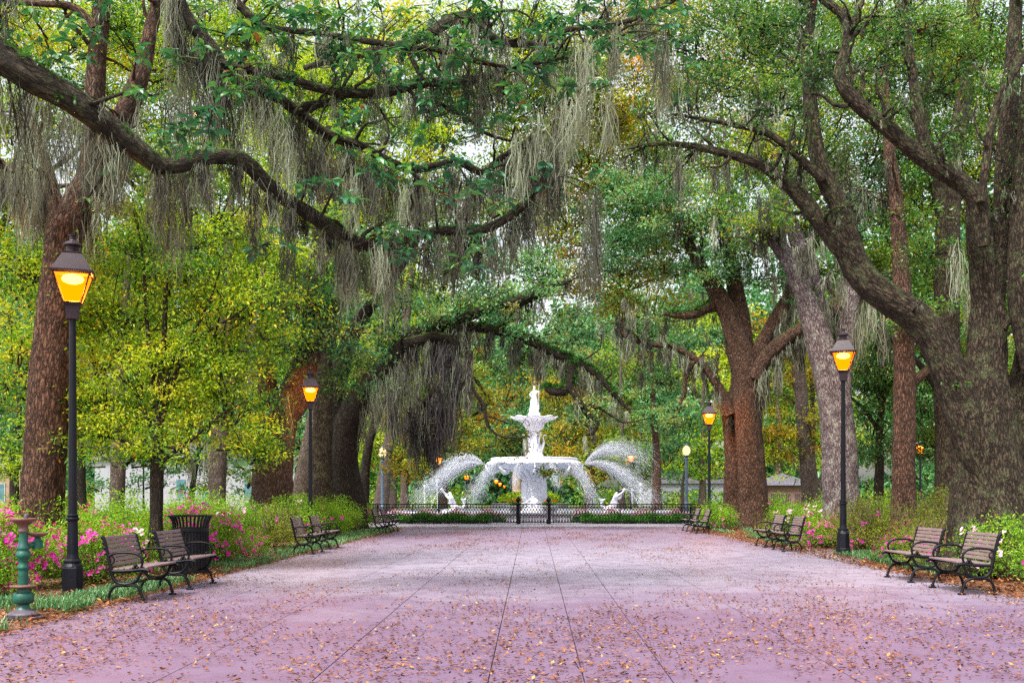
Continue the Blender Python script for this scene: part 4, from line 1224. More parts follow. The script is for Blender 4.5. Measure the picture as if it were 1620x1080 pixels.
# ------------------------------------------------------------------ water jets
wj, t_, b_, o_ = new_mat('white_water')
b_.inputs['Base Color'].default_value = (.86, .88, .95, 1); b_.inputs['Roughness'].default_value = .4
trn = t_.nodes.new('ShaderNodeBsdfTranslucent'); trn.inputs[0].default_value = (.86, .88, .95, 1)
ms = t_.nodes.new('ShaderNodeMixShader'); ms.inputs[0].default_value = .45
t_.links.new(b_.outputs[0], ms.inputs[1]); t_.links.new(trn.outputs[0], ms.inputs[2]); t_.links.new(ms.outputs[0], o_.inputs['Surface'])
JET = wj
def jet(label, p0, v0, n, spread, tmax, drop=.007, group='water jets of the fountain', streak=.10):
    """a plume of small drops and threads following its ballistic path"""
    t = tmax * rng.random(n) ** 1.6
    v = np.array(v0) + rng.normal(size=(n, 3)) * spread * np.linalg.norm(v0)
    gdir = np.array([0, 0, -9.81])
    P = np.array(p0) + v * t[:, None] + .5 * gdir * (t ** 2)[:, None]
    V_ = v + gdir * t[:, None]
    ok = P[:, 2] > .31
    P, V_, t = P[ok], V_[ok], t[ok]; n = len(P)
    a = unit(V_); L = (streak * rng.uniform(.4, 1.4, n) * (1 - .6 * t / tmax))[:, None]
    u = unit(np.cross(a, rng.normal(size=(n, 3)))); w = (drop * rng.uniform(.6, 1.4, n))[:, None]
    v2 = np.cross(a, u)
    V = np.stack([P - a * L, P + u * w, P - u * w * .5 + v2 * w * .87, P - u * w * .5 - v2 * w * .87, P + a * L], 1).reshape(-1, 3)
    base = (np.arange(n) * 5)[:, None]
    F = np.concatenate([base + np.array(f) for f in ([[0, 2, 1]], [[0, 3, 2]], [[0, 1, 3]], [[4, 1, 2]], [[4, 2, 3]], [[4, 3, 1]])])
    mb = MB(); mb.add(V, F)
    o = mb.build('water_jet', JET, smooth=True)
    return tag(o, label, 'water jet', group)
def rim(an, z=3.18, r_=2.95): return (FX + r_ * math.cos(an), FD + r_ * math.sin(an), z)
for an, vh, vz, n, lab in [
    (0.0, 4.3, 4.2, 2400, 'upper water plume spraying up and out to the right of the bowl'),
    (-.12, 5.0, .9, 3400, 'long low water plume falling to the right of the bowl'),
    (PI, 3.6, 2.7, 1800, 'upper water plume spraying up and out to the left of the bowl'),
    (PI + .12, 5.2, .7, 3400, 'long low water plume falling to the left of the bowl'),
    (-.95, 3.7, .2, 3600, 'steep water plume falling right of the pedestal toward the railing'),
    (PI + .95, 4.4, .2, 3600, 'steep water plume falling left of the pedestal toward the railing'),
    (-1.30, 2.6, .1, 1500, 'thin veil of spray close right of the pedestal'),
    (PI + 1.30, 2.8, .1, 1500, 'thin veil of spray close left of the pedestal')]:
    v = (vh * math.cos(an), vh * math.sin(an), vz)
    tm = (vz + math.sqrt(vz * vz + 2 * 9.81 * 2.85)) / 9.81
    jet(lab, rim(an), v, int(n * (2.6 if abs(an) < .2 or abs(an - PI) < .2 else 1.5)), .10, tm * (.66 if vz > 2 else .92 if n > 2000 else .7), .0021, streak=.40)
for px, pt_, d, lab in [(672, 768, 57, 'thin upright jet left of the left merman, leftmost'), (692, 758, 57, 'thin upright jet just left of the left merman'),
                        (1000, 774, 56, 'thin upright jet just right of the right merman'), (1013, 766, 57, 'thin upright jet right of the right merman, rightmost')]:
    zt_ = CAMZ + (HY - pt_) / FPX * d
    v = math.sqrt(2 * 9.81 * max(.3, zt_ - .35))
    jet(lab, ((px - CX) / FPX * d, d, .33), (0, .02, v), 700, .012, v / 9.81, .014, streak=.08)
d = 55.4
jet('arching thread of water from the left merman\'s shell', ((705 - CX) / FPX * d, d, 1.66), (-1.5, -.3, .8), 500, .02, .62, .012, streak=.06)
jet('arching thread of water from the right merman\'s shell', ((981 - CX) / FPX * d, d, 1.66), (1.9, -.3, 1.1), 500, .02, .68, .012, streak=.06)
jet('small looping jet over the child statue', ((843 - CX) / FPX * 55.8 - .3, 55.6, 1.3), (.38, -.1, 3.0), 450, .02, .66, .011, streak=.06)

# ================================================================== IRON RAILING AND GATE
def railing(name, label, x0, y0, x1, y1, cat='railing', group=None, gate=False):
    t = thing(name, label, cat, (x0, y0, .014), math.atan2(y1 - y0, x1 - x0), group)
    L = math.hypot(x1 - x0, y1 - y0)
    r_ = MB()
    for z, h_ in ((.93, .035), (.80, .018), (.30, .018), (.09, .03)): r_.box((L / 2, 0, z), (L, .035, h_ * 1.35))
    r_.build('rail', IRON, t, local=True)
    n = int(L / .135); s = L / n
    pk, lt = MB(), MB()
    for i in range(n + 1):
        x = i * s
        w = .022 if i % 12 else .04
        pk.box((x, 0, .48), (w, .018 if i % 12 else .04, .90))
        pk.lathe([(.0, .06), (.03, .09), (.036, .15), (.012, .21)], 6, c=(x, 0, 0))
        if i < n:
            a, b = x, x + s
            for zz in (.32, .56):
                lt.box(((a + b) / 2, .012, zz + .12), (.018, .012, .275), Euler((0, math.atan2(s, .24), 0)))
                lt.box(((a + b) / 2, -.012, zz + .12), (.018, .012, .275), Euler((0, -math.atan2(s, .24), 0)))
                lt.lathe([(.0, zz + .07), (.046, zz + .12), (.0, zz + .17)], 6, c=((a + b) / 2, 0, 0))
            lt.lathe([(.0, .545), (.03, .57), (.0, .595)], 6, c=(a, -.02, 0))
    pk.build('pickets', IRON, t, local=True); lt.build('lattice', IRON, t, local=True)
    return t
yf = 47.0
gx0, gx1 = (820 - CX) / FPX * yf, (868 - CX) / FPX * yf
railing('iron_railing', 'black lattice railing left of the fountain gate', (598 - CX) / FPX * yf, yf, gx0 - .08, yf, group='railings round the fountain')
railing('iron_railing', 'black lattice railing right of the fountain gate', gx1 + .08, yf, (1092 - CX) / FPX * yf, yf, group='railings round the fountain')
railing('iron_railing', 'black railing turning back from the far right bench', (1092 - CX) / FPX * yf + .05, yf + .05, 12.5, 51.5, group='railings round the fountain')
railing('iron_railing', 'black railing turning back behind the far left shrubs', (598 - CX) / FPX * yf - .05, yf + .05, -10.5, 51.5, group='railings round the fountain')
railing('iron_gate', 'closed black lattice gate between two ball topped posts', gx0 + .09, yf, gx1 - .09, yf, cat='gate')
for gx, lab in ((gx0, 'left ball topped iron gate post beside orange red flowers'), (gx1, 'right ball topped iron gate post beside orange red flowers')):
    t = thing('gate_post', lab, 'gate post', (gx, yf, .014), 0, 'gate posts')
    q = MB(); q.lathe([(.10, 0), (.10, .12), (.065, .16), (.06, .9), (.085, .93), (.085, .97), (.04, 1.0)], 14); q.build('post', IRON, t, local=True)
    q = MB(); q.lathe([(.03, 1.0), (.05, 1.03), (.10, 1.08), (.115, 1.14), (.10, 1.2), (.05, 1.25), (.02, 1.29), (.0, 1.31)], 14); q.build('finial', IRON, t, smooth=True, local=True)
# pots of red flowers beside the posts
for px, lab in ((816, 'stone pot of orange red flowers left of the gate'), (869, 'stone pot of orange red flowers right of the gate')):
    d = 50.0; x = (px - CX) / FPX * d
    t = thing('flower_pot', lab, 'flower pot', (x, d, .014), 0, 'pots of red flowers')
    q = MB(); q.lathe([(.001, 0), (.25, 0), (.25, .06), (.12, .12), (.12, .35), (.2, .45), (.34, .75), (.38, .78), (.38, .84), (.3, .84), (.2, .80), (.001, .80)], 18); q.build('pot', WHITE2, t, local=True)
    f = MB(); P = np.array([x, d, .92]) + rng.normal(size=(300, 3)) * np.array([.15, .15, .07]); leaves_at(f, P, .12, .6); f.build('foliage', HEDGE, t)
    f = MB(); P = np.array([x, d, 1.08]) + rng.normal(size=(70, 3)) * np.array([.14, .14, .05]); leaves_at(f, P, .10, .9); f.build('blossoms', REDF, t)

# bright border planting behind the railing and flower beds round the pool: uncountable
def tufts(name, x0, x1, y0, y1, n, h, mat, fl=None):
    mb = MB()
    c = np.stack([rng.uniform(x0, x1, n), rng.uniform(y0, y1, n)], -1)
    hh = h * (1 + .3 * np.sin(c[:, 0] * 4.0)) * rng.uniform(.7, 1.2, n)
    idx = np.repeat(np.arange(n), 12)
    P = np.column_stack([c[idx] + rng.normal(size=(len(idx), 2)) * .06, hh[idx] * rng.random(len(idx)) * .7])
    ax = np.tile(np.array([0, 0, 1.0]), (len(idx), 1))
    leaves_at(mb, P, h * .5, .28, axis=ax * 1.2)
    o = mb.build(name, mat); o['kind'] = 'stuff'
    if fl is not None:
        m2 = MB(); k = rng.random(n) < .5
        P = np.column_stack([c[k], hh[k] * 1.05]); P = np.repeat(P, 4, 0) + rng.normal(size=(4 * k.sum(), 3)) * .05
        leaves_at(m2, P, .12, .9)
        o2 = m2.build(name + '_blossoms', fl); o2['kind'] = 'stuff'
    return o
X_ = lambda px, d: (px - CX) / FPX * d
tufts('left_border_plants', X_(632, 48), X_(772, 48), 47.5, 48.3, 420, .42, HEDGE)
tufts('right_border_plants', X_(922, 48), X_(1082, 48), 47.5, 48.3, 480, .42, HEDGE)
tufts('left_flower_bed', -7.5, -.4, 49.4, 50.6, 900, .40, BLADE, PINK)
tufts('right_flower_bed', 3.0, 10.4, 49.4, 50.6, 900, .40, BLADE, PINK)

# ================================================================== BUILDINGS AND THINGS FAR OFF
def brick_mat(name, b1, b2, mortar, scale=9.0):
    m, t, b, out = new_mat(name)
    tc = texco(t)
    mp = t.nodes.new('ShaderNodeMapping'); mp.inputs['Rotation'].default_value = (R(90), 0, 0)
    t.links.new(tc.outputs['Object'], mp.inputs['Vector'])
    br = t.nodes.new('ShaderNodeTexBrick'); br.inputs['Scale'].default_value = scale * .45
    br.inputs['Color1'].default_value = b1; br.inputs['Color2'].default_value = b2; br.inputs['Mortar'].default_value = mortar
    br.inputs['Mortar Size'].default_value = .03
    t.links.new(mp.outputs[0], br.inputs['Vector'])
    t.links.new(br.outputs['Color'], b.inputs['Base Color']); b.inputs['Roughness'].default_value = .85
    return m
BRICK = brick_mat('old_brick', (.13, .05, .045, 1), (.22, .10, .08, 1), (.22, .18, .17, 1))
SLATE_R = plain_mat('slate_roof', (.12, .11, .14, 1), .7, 0, .25, 6, .3)
GRILLE = plain_mat('dark_grille', (.05, .025, .035, 1), .6)
STUCCO = plain_mat('pale_stucco', (.33, .32, .37, 1), .8, 0, .06, 1)
GLASS = plain_mat('window_glass', (.10, .22, .26, 1), .12, 0, .2, 1)
TANW = plain_mat('tan_stone', (.36, .24, .16, 1), .8, 0, .2, 3)
ORANGEW = plain_mat('orange_timber', (.42, .22, .09, 1), .7, 0, .2, 3)
def hut(x0, x1, y, dep, h, hr):
    t = thing('brick_hut', 'low brick hut with a grey slate roof and lattice vents', 'hut', ((x0 + x1) / 2, y, 0))
    w = x1 - x0
    q = MB(); q.box((0, dep / 2, h / 2), (w, dep, h)); q.build('wall', BRICK, t, local=True)
    q = MB(); e = .3
    V = [(-w / 2 - e, -e, h - .02), (w / 2 + e, -e, h - .02), (w / 2 + e, dep + e, h - .02), (-w / 2 - e, dep + e, h - .02), (-w / 2 + dep / 2, dep / 2, h + hr), (w / 2 - dep / 2, dep / 2, h + hr)]
    q.add(V, [[0, 1, 5, 4], [2, 3, 4, 5]]); q.add(V, [[1, 2, 5], [3, 0, 4]]); q.add(V, [[0, 3, 2, 1]]); q.build('roof', SLATE_R, t, local=True)
    for k in (-.22, .22):
        v = MB()
        v.box((k * w + .25, -.006, h * .42), (w * .36, .03, h * .6)); v.build('vent', GRILLE, t, local=True)
        l = MB()
        for i in range(9): l.box((k * w + .25 - w * .16 + i * w * .04, -.03, h * .42), (.03, .02, h * .56))
        l.build('lattice', BRICK, t, local=True)
hut(X_(1205, 62), X_(1290, 62), 62, 3.2, 2.0, .75)

def house(label, x0, x1, y, h, wallm, roofm, wins, dep=8, hr=1.6, door=None, cat='building'):
    t = thing('house', label, cat, ((x0 + x1) / 2, y, 0)); w = x1 - x0
    q = MB(); q.box((0, dep / 2, h / 2), (w, dep, h)); q.build('wall', wallm, t, local=True)
    q = MB(); V = [(-w / 2 - .3, -.3, h), (w / 2 + .3, -.3, h), (w / 2 + .3, dep + .3, h), (-w / 2 - .3, dep + .3, h), (-w / 2 - .3, dep / 2, h + hr), (w / 2 + .3, dep / 2, h + hr)]
    q.add(V, [[0, 1, 5, 4], [2, 3, 4, 5]]); q.add(V, [[1, 2, 5], [3, 0, 4]]); q.build('roof', roofm, t, local=True)
    for (wx, wz, ww, wh) in wins:
        f = MB(); f.box((wx, -.02, wz), (ww + .24, .08, wh + .24)); fo = f.build('window', STUCCO, t, local=True)
        g_ = MB(); g_.box((wx, -.05, wz), (ww, .06, wh)); g_.build('pane', GLASS, fo, local=True)
    if door:
        f = MB(); f.box((door, -.04, 1.1), (1.1, .1, 2.2)); f.build('door', GLASS, t, local=True)
d = 82
house('long white house with pale walls seen beneath the left trees', X_(150, d), X_(470, d), d, 4.3, STUCCO, SLATE_R, [(-1.2, 1.9, .8, 1.5), (4.4, 1.9, .8, 1.5)], door=1.1)
d = 95
house('tan and white house at the far left edge', X_(-120, d), X_(32, d), d, 3.6, TANW, SLATE_R, [(2.6, 1.6, .9, 1.6), (0, 1.6, .9, 1.6)])
d = 125
house('white house with orange timber far right of the fountain', X_(1012, d), X_(1150, d), d, 2.8, STUCCO, SLATE_R, [(-3, 1.4, 1.0, 1.5), (0, 1.4, 1.0, 1.5), (3, 1.4, 1, 1.5)], door=1.6)
# yellow timber bench at the far left
d = 25
t = thing('timber_bench', 'yellowish timber bench on the lawn at the far left edge', 'bench', (X_(-6, d), d, 0), .1)
for k, z in enumerate((.45, .62, .78)):
    q = MB(); q.box((0, .22 if k else 0, z), (1.25, .04 if k else .42, .11 if k else .05), bev=.008); q.build('seat' if k == 0 else 'back_slat', ORANGEW, t, local=True)
for x in (-.55, .55):
    q = MB(); q.box((x, .24, .43), (.07, .07, .86)); q.build('leg', ORANGEW, t, local=True)
    q = MB(); q.box((x, -.15, .22), (.07, .07, .44)); q.build('leg', ORANGEW, t, local=True)

# monument and clipped hedge behind the fountain
d = 88
t = thing('monument', 'tan stone monument left of the fountain pedestal, behind the hedge', 'monument', (X_(818, d), d, 0))
q = MB(); q.box((0, 0, .5), (2.0, 2.0, 1.0), bev=.05); q.box((0, 0, 1.2), (1.5, 1.5, .4), bev=.04); q.build('plinth', STUCCO, t, local=True)
q = MB(); q.lathe([(.55, 1.4), (.5, 1.6), (.42, 1.8), (.42, 3.3), (.55, 3.45), (.55, 3.6), (.2, 3.7), (.0, 3.75)], 14); q.build('shaft', TANW, t, local=True)
d = 80
hd = thing('clipped_hedge', 'low clipped yellow green hedge on a pale base behind the pedestal', 'hedge', (X_(838, d), d, 0))
q = MB(); q.lathe([(3.1, 0), (3.1, .7), (2.9, .72)], 32, c=(X_(838, d), d, 0)); q.build('base_wall', STUCCO, hd)
f = MB(); n = 5000; a = rng.random(n) * 2 * PI; rr = 2.55 * np.sqrt(rng.random(n))
leaves_at(f, np.stack([X_(838, d) + rr * np.cos(a), d + rr * np.sin(a), .7 + .85 * rng.random(n) ** .6 * np.sqrt(np.clip(1.1 - (rr / 2.55) ** 4, 0, 1))], -1), .22, .6); f.build('foliage', YG, hd)
# ================================================================== AZALEAS
STEM = plain_mat('azalea_stem', (.13, .085, .05, 1), .85)
def azalea_parts(kind, seed):
    """foliage, flowers, stems of one bush about 1.9 m across and 1.15 m high"""
    global rng
    keep = rng; rng = np.random.default_rng(seed)
    fo, fl, stm = MB(), MB(), MB()
    nb = 120
    d = unit(rng.normal(size=(nb, 3))); d[:, 2] = np.abs(d[:, 2]) * 1.1 - .12
    rr = rng.uniform(.62, 1.0, nb) * (1 + .22 * noise3(d * 2.5, seed))
    cen = np.stack([d[:, 0] * .85 * rr, d[:, 1] * .85 * rr, .30 + d[:, 2] * .80 * rr], -1)
    cen[:, 2] = np.maximum(cen[:, 2], .10)
    for c in cen:
        b0 = np.array([c[0] * .12, c[1] * .12, 0]); mid = np.array([c[0] * .55, c[1] * .55, c[2] * .6])
        if rng.random() < .6:
            P, r_ = spline(np.array([b0, mid, c]), [.012, .008, .003], .15); stm.tube(P, r_, 4, caps=False)
    per = 60 if kind != 'dry' else 32
    idx = np.repeat(np.arange(nb), per)
    off = rng.normal(size=(len(idx), 3)) * np.array([.12, .12, .085])
    P = cen[idx] + off; P[:, 2] = np.maximum(P[:, 2], .03)
    tint = rng.normal(.5, .16, nb)[idx] + .20 * (P[:, 2] - .6)
    leaves_at(fo, P, .058, .40, axis=unit(off + np.array([0, 0, .06])), rnd=tint + rng.normal(0, .14, len(idx)))
    if kind == 'dry':
        m = 170
        A = np.stack([rng.normal(size=m) * .4, rng.normal(size=m) * .4, rng.uniform(.3, .8, m)], -1)
        B = A + np.stack([rng.normal(size=m) * .10, rng.normal(size=m) * .10, rng.uniform(.3, .62, m)], -1)
        twig_np(stm, A, B, .006)
        k = B[rng.random(m) < .6]; idx = np.repeat(np.arange(len(k)), 12)
        leaves_at(fo, k[idx] + rng.normal(size=(len(idx), 3)) * .05, .055, .4, rnd=rng.uniform(.0, .6, len(idx)))
    nf = {'magenta': 150, 'pink': 50, 'green': 12, 'dry': 18}[kind]
    k = rng.integers(0, nb, nf)
    d2 = unit(cen[k] - np.array([0, 0, .25]))
    c = cen[k] + d2 * rng.uniform(.10, .19, nf)[:, None] + rng.normal(size=(nf, 3)) * .06
    c[:, 2] = np.maximum(c[:, 2], .08)
    cl = np.repeat(np.arange(nf), 3)
    c = c[cl] + rng.normal(size=(3 * nf, 3)) * .04; d2 = d2[cl]
    for j in range(5):
        th = j * 2 * PI / 5
        u = unit(np.cross(d2, np.array([.2, .4, 1.0]))); v = np.cross(d2, u)
        a = unit(u * math.cos(th) + v * math.sin(th) + d2 * .45)
        b = unit(np.cross(a, d2)); s = rng.uniform(.034, .050, len(c))[:, None]; w = s * .46
        V = np.stack([c, c + a * s * .6 + b * w, c + a * s, c + a * s * .6 - b * w], 1).reshape(-1, 3)
        fl.add(V, np.arange(4 * len(c)).reshape(-1, 4), rnd=rng.random(len(c)))
    rng = keep
    return fo, fl, stm
AZ = {}
for key, kind, seed in (('magenta', 'magenta', 3), ('magenta2', 'magenta', 8), ('pink', 'pink', 5), ('green', 'green', 11), ('dry', 'dry', 21)):
    fo, fl, stm = azalea_parts(kind, seed)
    t = thing('azalea_bush', 'azalea bush', 'shrub')
    fo.build('foliage', AZY if kind == 'dry' else AZG, t, local=True)
    fl.build('flowers', PINK if kind == 'pink' else MAGENTA, t, local=True)['kind'] = 'stuff'
    stm.build('stems', STEM, t, local=True)['kind'] = 'stuff'
    AZ[key] = [t, False]
def azalea(key, x, y, s, label, group, h=1.0):
    t, used = AZ[key]
    rz = random.uniform(0, 6.28)
    if not used:
        AZ[key][1] = True
        t.location = (x, y, 0); t.rotation_euler = (0, 0, rz); t.scale = (s, s, s * h); t['label'] = label; t['group'] = group
    else:
        dup(t, (x, y, 0), rz, label, group, (s, s, s * h))
GL, GR = 'azalea bushes in the left bed', 'azalea bushes in the right bed'
for key, x, y, s, h, lab in [
    ('magenta', -7.2, 12.9, .92, .98, 'magenta flowering azalea between the drinking fountain and the tall lamp post'),
    ('magenta2', -7.5, 14.7, 1.05, .98, 'magenta flowering azalea behind the tall lamp post'),
    ('magenta2', -8.6, 13.0, 1.0, .85, 'magenta flowering azalea at the left edge behind the drinking fountain'),
    ('magenta', -6.55, 15.6, .9, 1.0, 'azalea with magenta flowers right behind the nearest left bench'),
    ('green', -7.6, 17.0, 1.1, 1.0, 'leafy bright green azalea left of the thin young tree trunk'),
    ('pink', -6.55, 17.6, .85, 1.05, 'azalea with pale pink flowers between the thin young trunk and the litter bin'),
    ('magenta', -9.4, 16.0, 1.1, .95, 'magenta dotted azalea just right of the leaning brown trunk'),
    ('green', -9.2, 19.2, 1.2, 1.0, 'bright green azalea below the straight pale trunk'),
    ('magenta2', -6.0, 19.8, .95, 1.0, 'azalea with dense magenta flowers immediately right of the litter bin'),
    ('magenta', -6.9, 21.4, 1.1, .95, 'wide magenta azalea behind the litter bin'),
    ('green', -8.7, 22.3, 1.25, 1.0, 'bright green azalea mound right of the straight pale trunk'),
    ('pink', -6.9, 24.0, 1.1, 1.12, 'tall pale pink azalea at the foot of the thick ridged trunk'),
    ('magenta2', -6.05, 22.4, .72, .7, 'low magenta azalea at the kerb before the middle bench pair'),
    ('dry', -6.1, 25.0, 1.0, .85, 'olive azalea behind the middle left bench pair'),
    ('green', -8.6, 26.5, 1.3, 1.0, 'green azalea behind the pale pink one, beneath the ridged trunk'),
    ('green', -6.6, 29.5, 1.2, .95, 'green azalea around the base of the lamp before the ridged trunk'),
    ('green', -6.3, 32.5, 1.15, .95, 'rounded green azalea with one magenta flower, right of the middle benches'),
    ('green', -6.3, 35.6, 1.2, .95, 'rounded green azalea left of the small far bench pair'),
    ('green', -8.2, 34.0, 1.3, 1.1, 'tall green azalea in front of the dark moss oak trunk'),
    ('green', -6.4, 39.0, 1.25, 1.0, 'green azalea behind the small far left benches'),
    ('pink', -8.4, 39.5, 1.3, 1.0, 'pale flowered azalea at the left end of the railing'),
    ('magenta', -11.2, 20.5, 1.3, .9, 'distant magenta azalea seen beneath the young tree, left of its trunk'),
    ('green', -12.0, 17.3, 1.2, .9, 'green azalea at the far left behind the leaning trunk')]:
    azalea(key, x, y, s, lab, GL, h)
for key, x, y, s, h, lab in [
    ('green', 8.3, 14.4, .95, 1.05, 'bright green azalea behind the nearest right bench at the picture edge'),
    ('pink', 8.1, 16.2, .95, 1.0, 'pale pink azalea between the two nearest right benches'),
    ('pink', 9.8, 15.6, 1.0, 1.02, 'pale pink azalea in front of the massive oak trunk'),
    ('dry', 8.0, 18.2, 1.0, .8, 'straggly olive azalea with magenta dots left of the nearest right benches'),
    ('dry', 9.3, 19.3, 1.15, .92, 'tall dry stemmed azalea in front of the slim red trunk'),
    ('magenta', 8.2, 20.4, .8, .75, 'magenta dotted azalea beside the right lamp post'),
    ('dry', 9.6, 22.0, 1.2, .98, 'tall straw coloured azalea left of the slim red trunk'),
    ('dry', 11.3, 20.8, 1.2, .95, 'tall straw coloured azalea between the slim red trunk and the massive oak'),
    ('green', 10.9, 17.8, 1.0, .95, 'green azalea at the foot of the massive oak'),
    ('dry', 8.6, 24.4, 1.1, .92, 'dry stemmed azalea just left of the right lamp post'),
    ('magenta2', 8.0, 26.0, .9, .8, 'low magenta azalea beside the apron benches'),
    ('pink', 9.2, 28.5, 1.15, 1.05, 'pale pink azalea in front of the lichen covered trunk'),
    ('pink', 9.2, 31.8, 1.15, .88, 'pale pink azalea behind the apron benches'),
    ('green', 10.9, 28.2, 1.3, 1.0, 'green azalea right of the lichen covered trunk'),
    ('pink', 10.6, 34.5, 1.2, .82, 'white pink azalea below the brick hut'),
    ('dry', 8.9, 33.6, .72, .8, 'small yellowish azalea right of the twin trunked oak'),
    ('green', 8.0, 38.9, 1.0, 1.0, 'yellow green azalea left of the twin trunked oak'),
    ('pink', 9.0, 41.8, 1.1, .85, 'pale flowered azalea at the right end of the railing'),
    ('green', 10.5, 40.2, 1.3, .95, 'green azalea behind the twin trunked oak'),
    ('green', 12.8, 34.0, 1.3, .78, 'green azalea under the brick hut wall'),
    ('green', 13.6, 25.0, 1.3, 1.0, 'green azalea glimpsed right of the slim red trunk')]:
    azalea(key, x, y, s, lab, GR, h)
for k, (t, used) in AZ.items():
    assert used

# ================================================================== TREES
S3 = LS(4.2)
def B0(px, d): return ((px - CX) / FPX * d, d, 0)

# ---- the spreading oak whose great limb crosses the upper left (its trunk stands left of the picture)
T = Tree('live_oak', 'spreading oak whose thick mossy limb sweeps across the upper left', (-10.6, 10.4, 0), BK_MOSSY, BIGLEAF)
T.world_limb('trunk', [(-10.6, 10.4, -.1), (-10.5, 10.45, 1.0), (-10.3, 10.5, 2.4), (-9.9, 10.7, 4.0), (-9.2, 11.0, 5.6)], [.72, .56, .5, .48, .44], 20)
T.limb('main', [(-480, -60, 59, 10.9), (-260, -20, 56, 11.1), (-90, 35, 54, 11.2), (0, 90, 51, 11.3), (60, 128, 48, 11.4), (110, 155, 43, 11.6), (160, 192, 38, 11.8), (212, 232, 35, 12), (258, 268, 30, 12.2)], 11, sides=18)
T.limb('mid', [(250, 262, 31, 12.2), (285, 260, 28, 12.35), (335, 247, 26, 12.5), (382, 252, 24, 12.7), (412, 280, 24, 12.9), (440, 308, 23, 13.1), (490, 338, 22, 13.3), (535, 370, 22, 13.5), (580, 388, 20, 13.7), (620, 384, 17, 13.9), (665, 370, 15, 14), (720, 364, 15, 14.1), (768, 362, 14, 14.2), (815, 335, 14, 14.3), (848, 300, 12, 14.4), (868, 268, 10, 14.5), (885, 225, 8, 14.6), (890, 180, 5, 14.7)], 13, sides=14)
T.limb('upper', [(200, -260, 29, 12.4), (250, -110, 27, 12.6), (283, 8, 24, 12.8), (305, 42, 22, 12.9), (338, 80, 21, 13.0), (356, 112, 20, 13.1), (395, 135, 17, 13.3), (440, 155, 17, 13.5), (482, 186, 18, 13.8), (518, 213, 17, 14), (572, 232, 15, 14.2), (607, 252, 14, 14.4), (650, 268, 13, 14.6), (690, 262, 12, 14.7), (728, 256, 12, 14.8), (762, 274, 12, 14.9), (792, 250, 10, 15), (830, 225, 7, 15.1), (868, 205, 4, 15.2)], 13)
T.limb('upper_link', [(-300, -260, 46, 11), (-60, -330, 40, 11.6), (200, -258, 34, 12.4)], 11)
T.limb('rise', [(-420, -80, 56, 10.9), (-380, -200, 50, 10.9), (-300, -262, 46, 11)], 11)
T.limb('third', [(352, 108, 13, 13.1), (395, 112, 13, 13.2), (440, 120, 14, 13.3), (490, 136, 15, 13.4), (540, 146, 16, 13.4), (580, 148, 16, 13.5), (625, 143, 16, 13.5), (662, 131, 15, 13.6), (707, 130, 14, 13.7), (758, 124, 14, 13.8), (800, 111, 12, 13.9), (836, 102, 9, 14), (890, 92, 6, 14.2), (950, 80, 4, 14.4)], 13)
T.limb('fourth', [(300, -120, 16, 12.6), (380, 10, 14, 12.8), (430, 45, 12, 12.9), (480, 50, 10, 12.9), (540, 59, 10, 13), (577, 65, 10, 13), (614, 70, 9, 13.1), (644, 76, 9, 13.1), (688, 78, 9, 13.2), (725, 89, 10, 13.3), (762, 98, 9, 13.4), (800, 106, 5, 13.5)], 13)
T.limb('fifth', [(480, 108, 8, 13.9), (540, 92, 12, 13.9), (600, 80, 15, 13.9), (650, 66, 15, 13.9), (690, 46, 18, 13.9), (716, 30, 18, 13.9), (740, 28, 18, 13.9), (756, 35, 17, 14), (772, 55, 15, 14), (795, 67, 13, 14.1), (832, 70, 11, 14.2), (858, 69, 11, 14.3), (884, 56, 11, 14.4), (905, 46, 10, 14.5), (985, 36, 8, 14.7), (1060, 4, 8, 15), (1100, -30, 6, 15.2)], 14)
T.limb('drop', [(645, 80, 7, 13.4), (660, 110, 8, 13.4), (668, 128, 8, 13.4)], 13, main=False)
T.limb('drop2', [(682, 135, 6, 13.8), (690, 160, 6, 13.9), (725, 180, 6, 14), (745, 192, 5, 14), (770, 212, 5, 14.1), (810, 224, 4, 14.2)], 13, main=False)
T.limb('stub', [(480, 168, 14, 13.6), (520, 162, 12, 13.5), (545, 152, 10, 13.4)], 13)
tp = []
for k, n, L in (('main', 7, .8), ('mid', 20, .9), ('upper', 18, 1.0), ('third', 26, .9), ('fourth', 24, .9), ('fifth', 30, 1.0)):
    tp += T.sides_of(k, n, L)
T.fern('main', .40, .80, 70, .15); T.fern('main', .80, 1, 20, .09); T.fern('mid', 0, .7, 26, .07); T.fern('third', .05, .95, 70, .09); T.fern('upper', .35, .8, 14, .06)
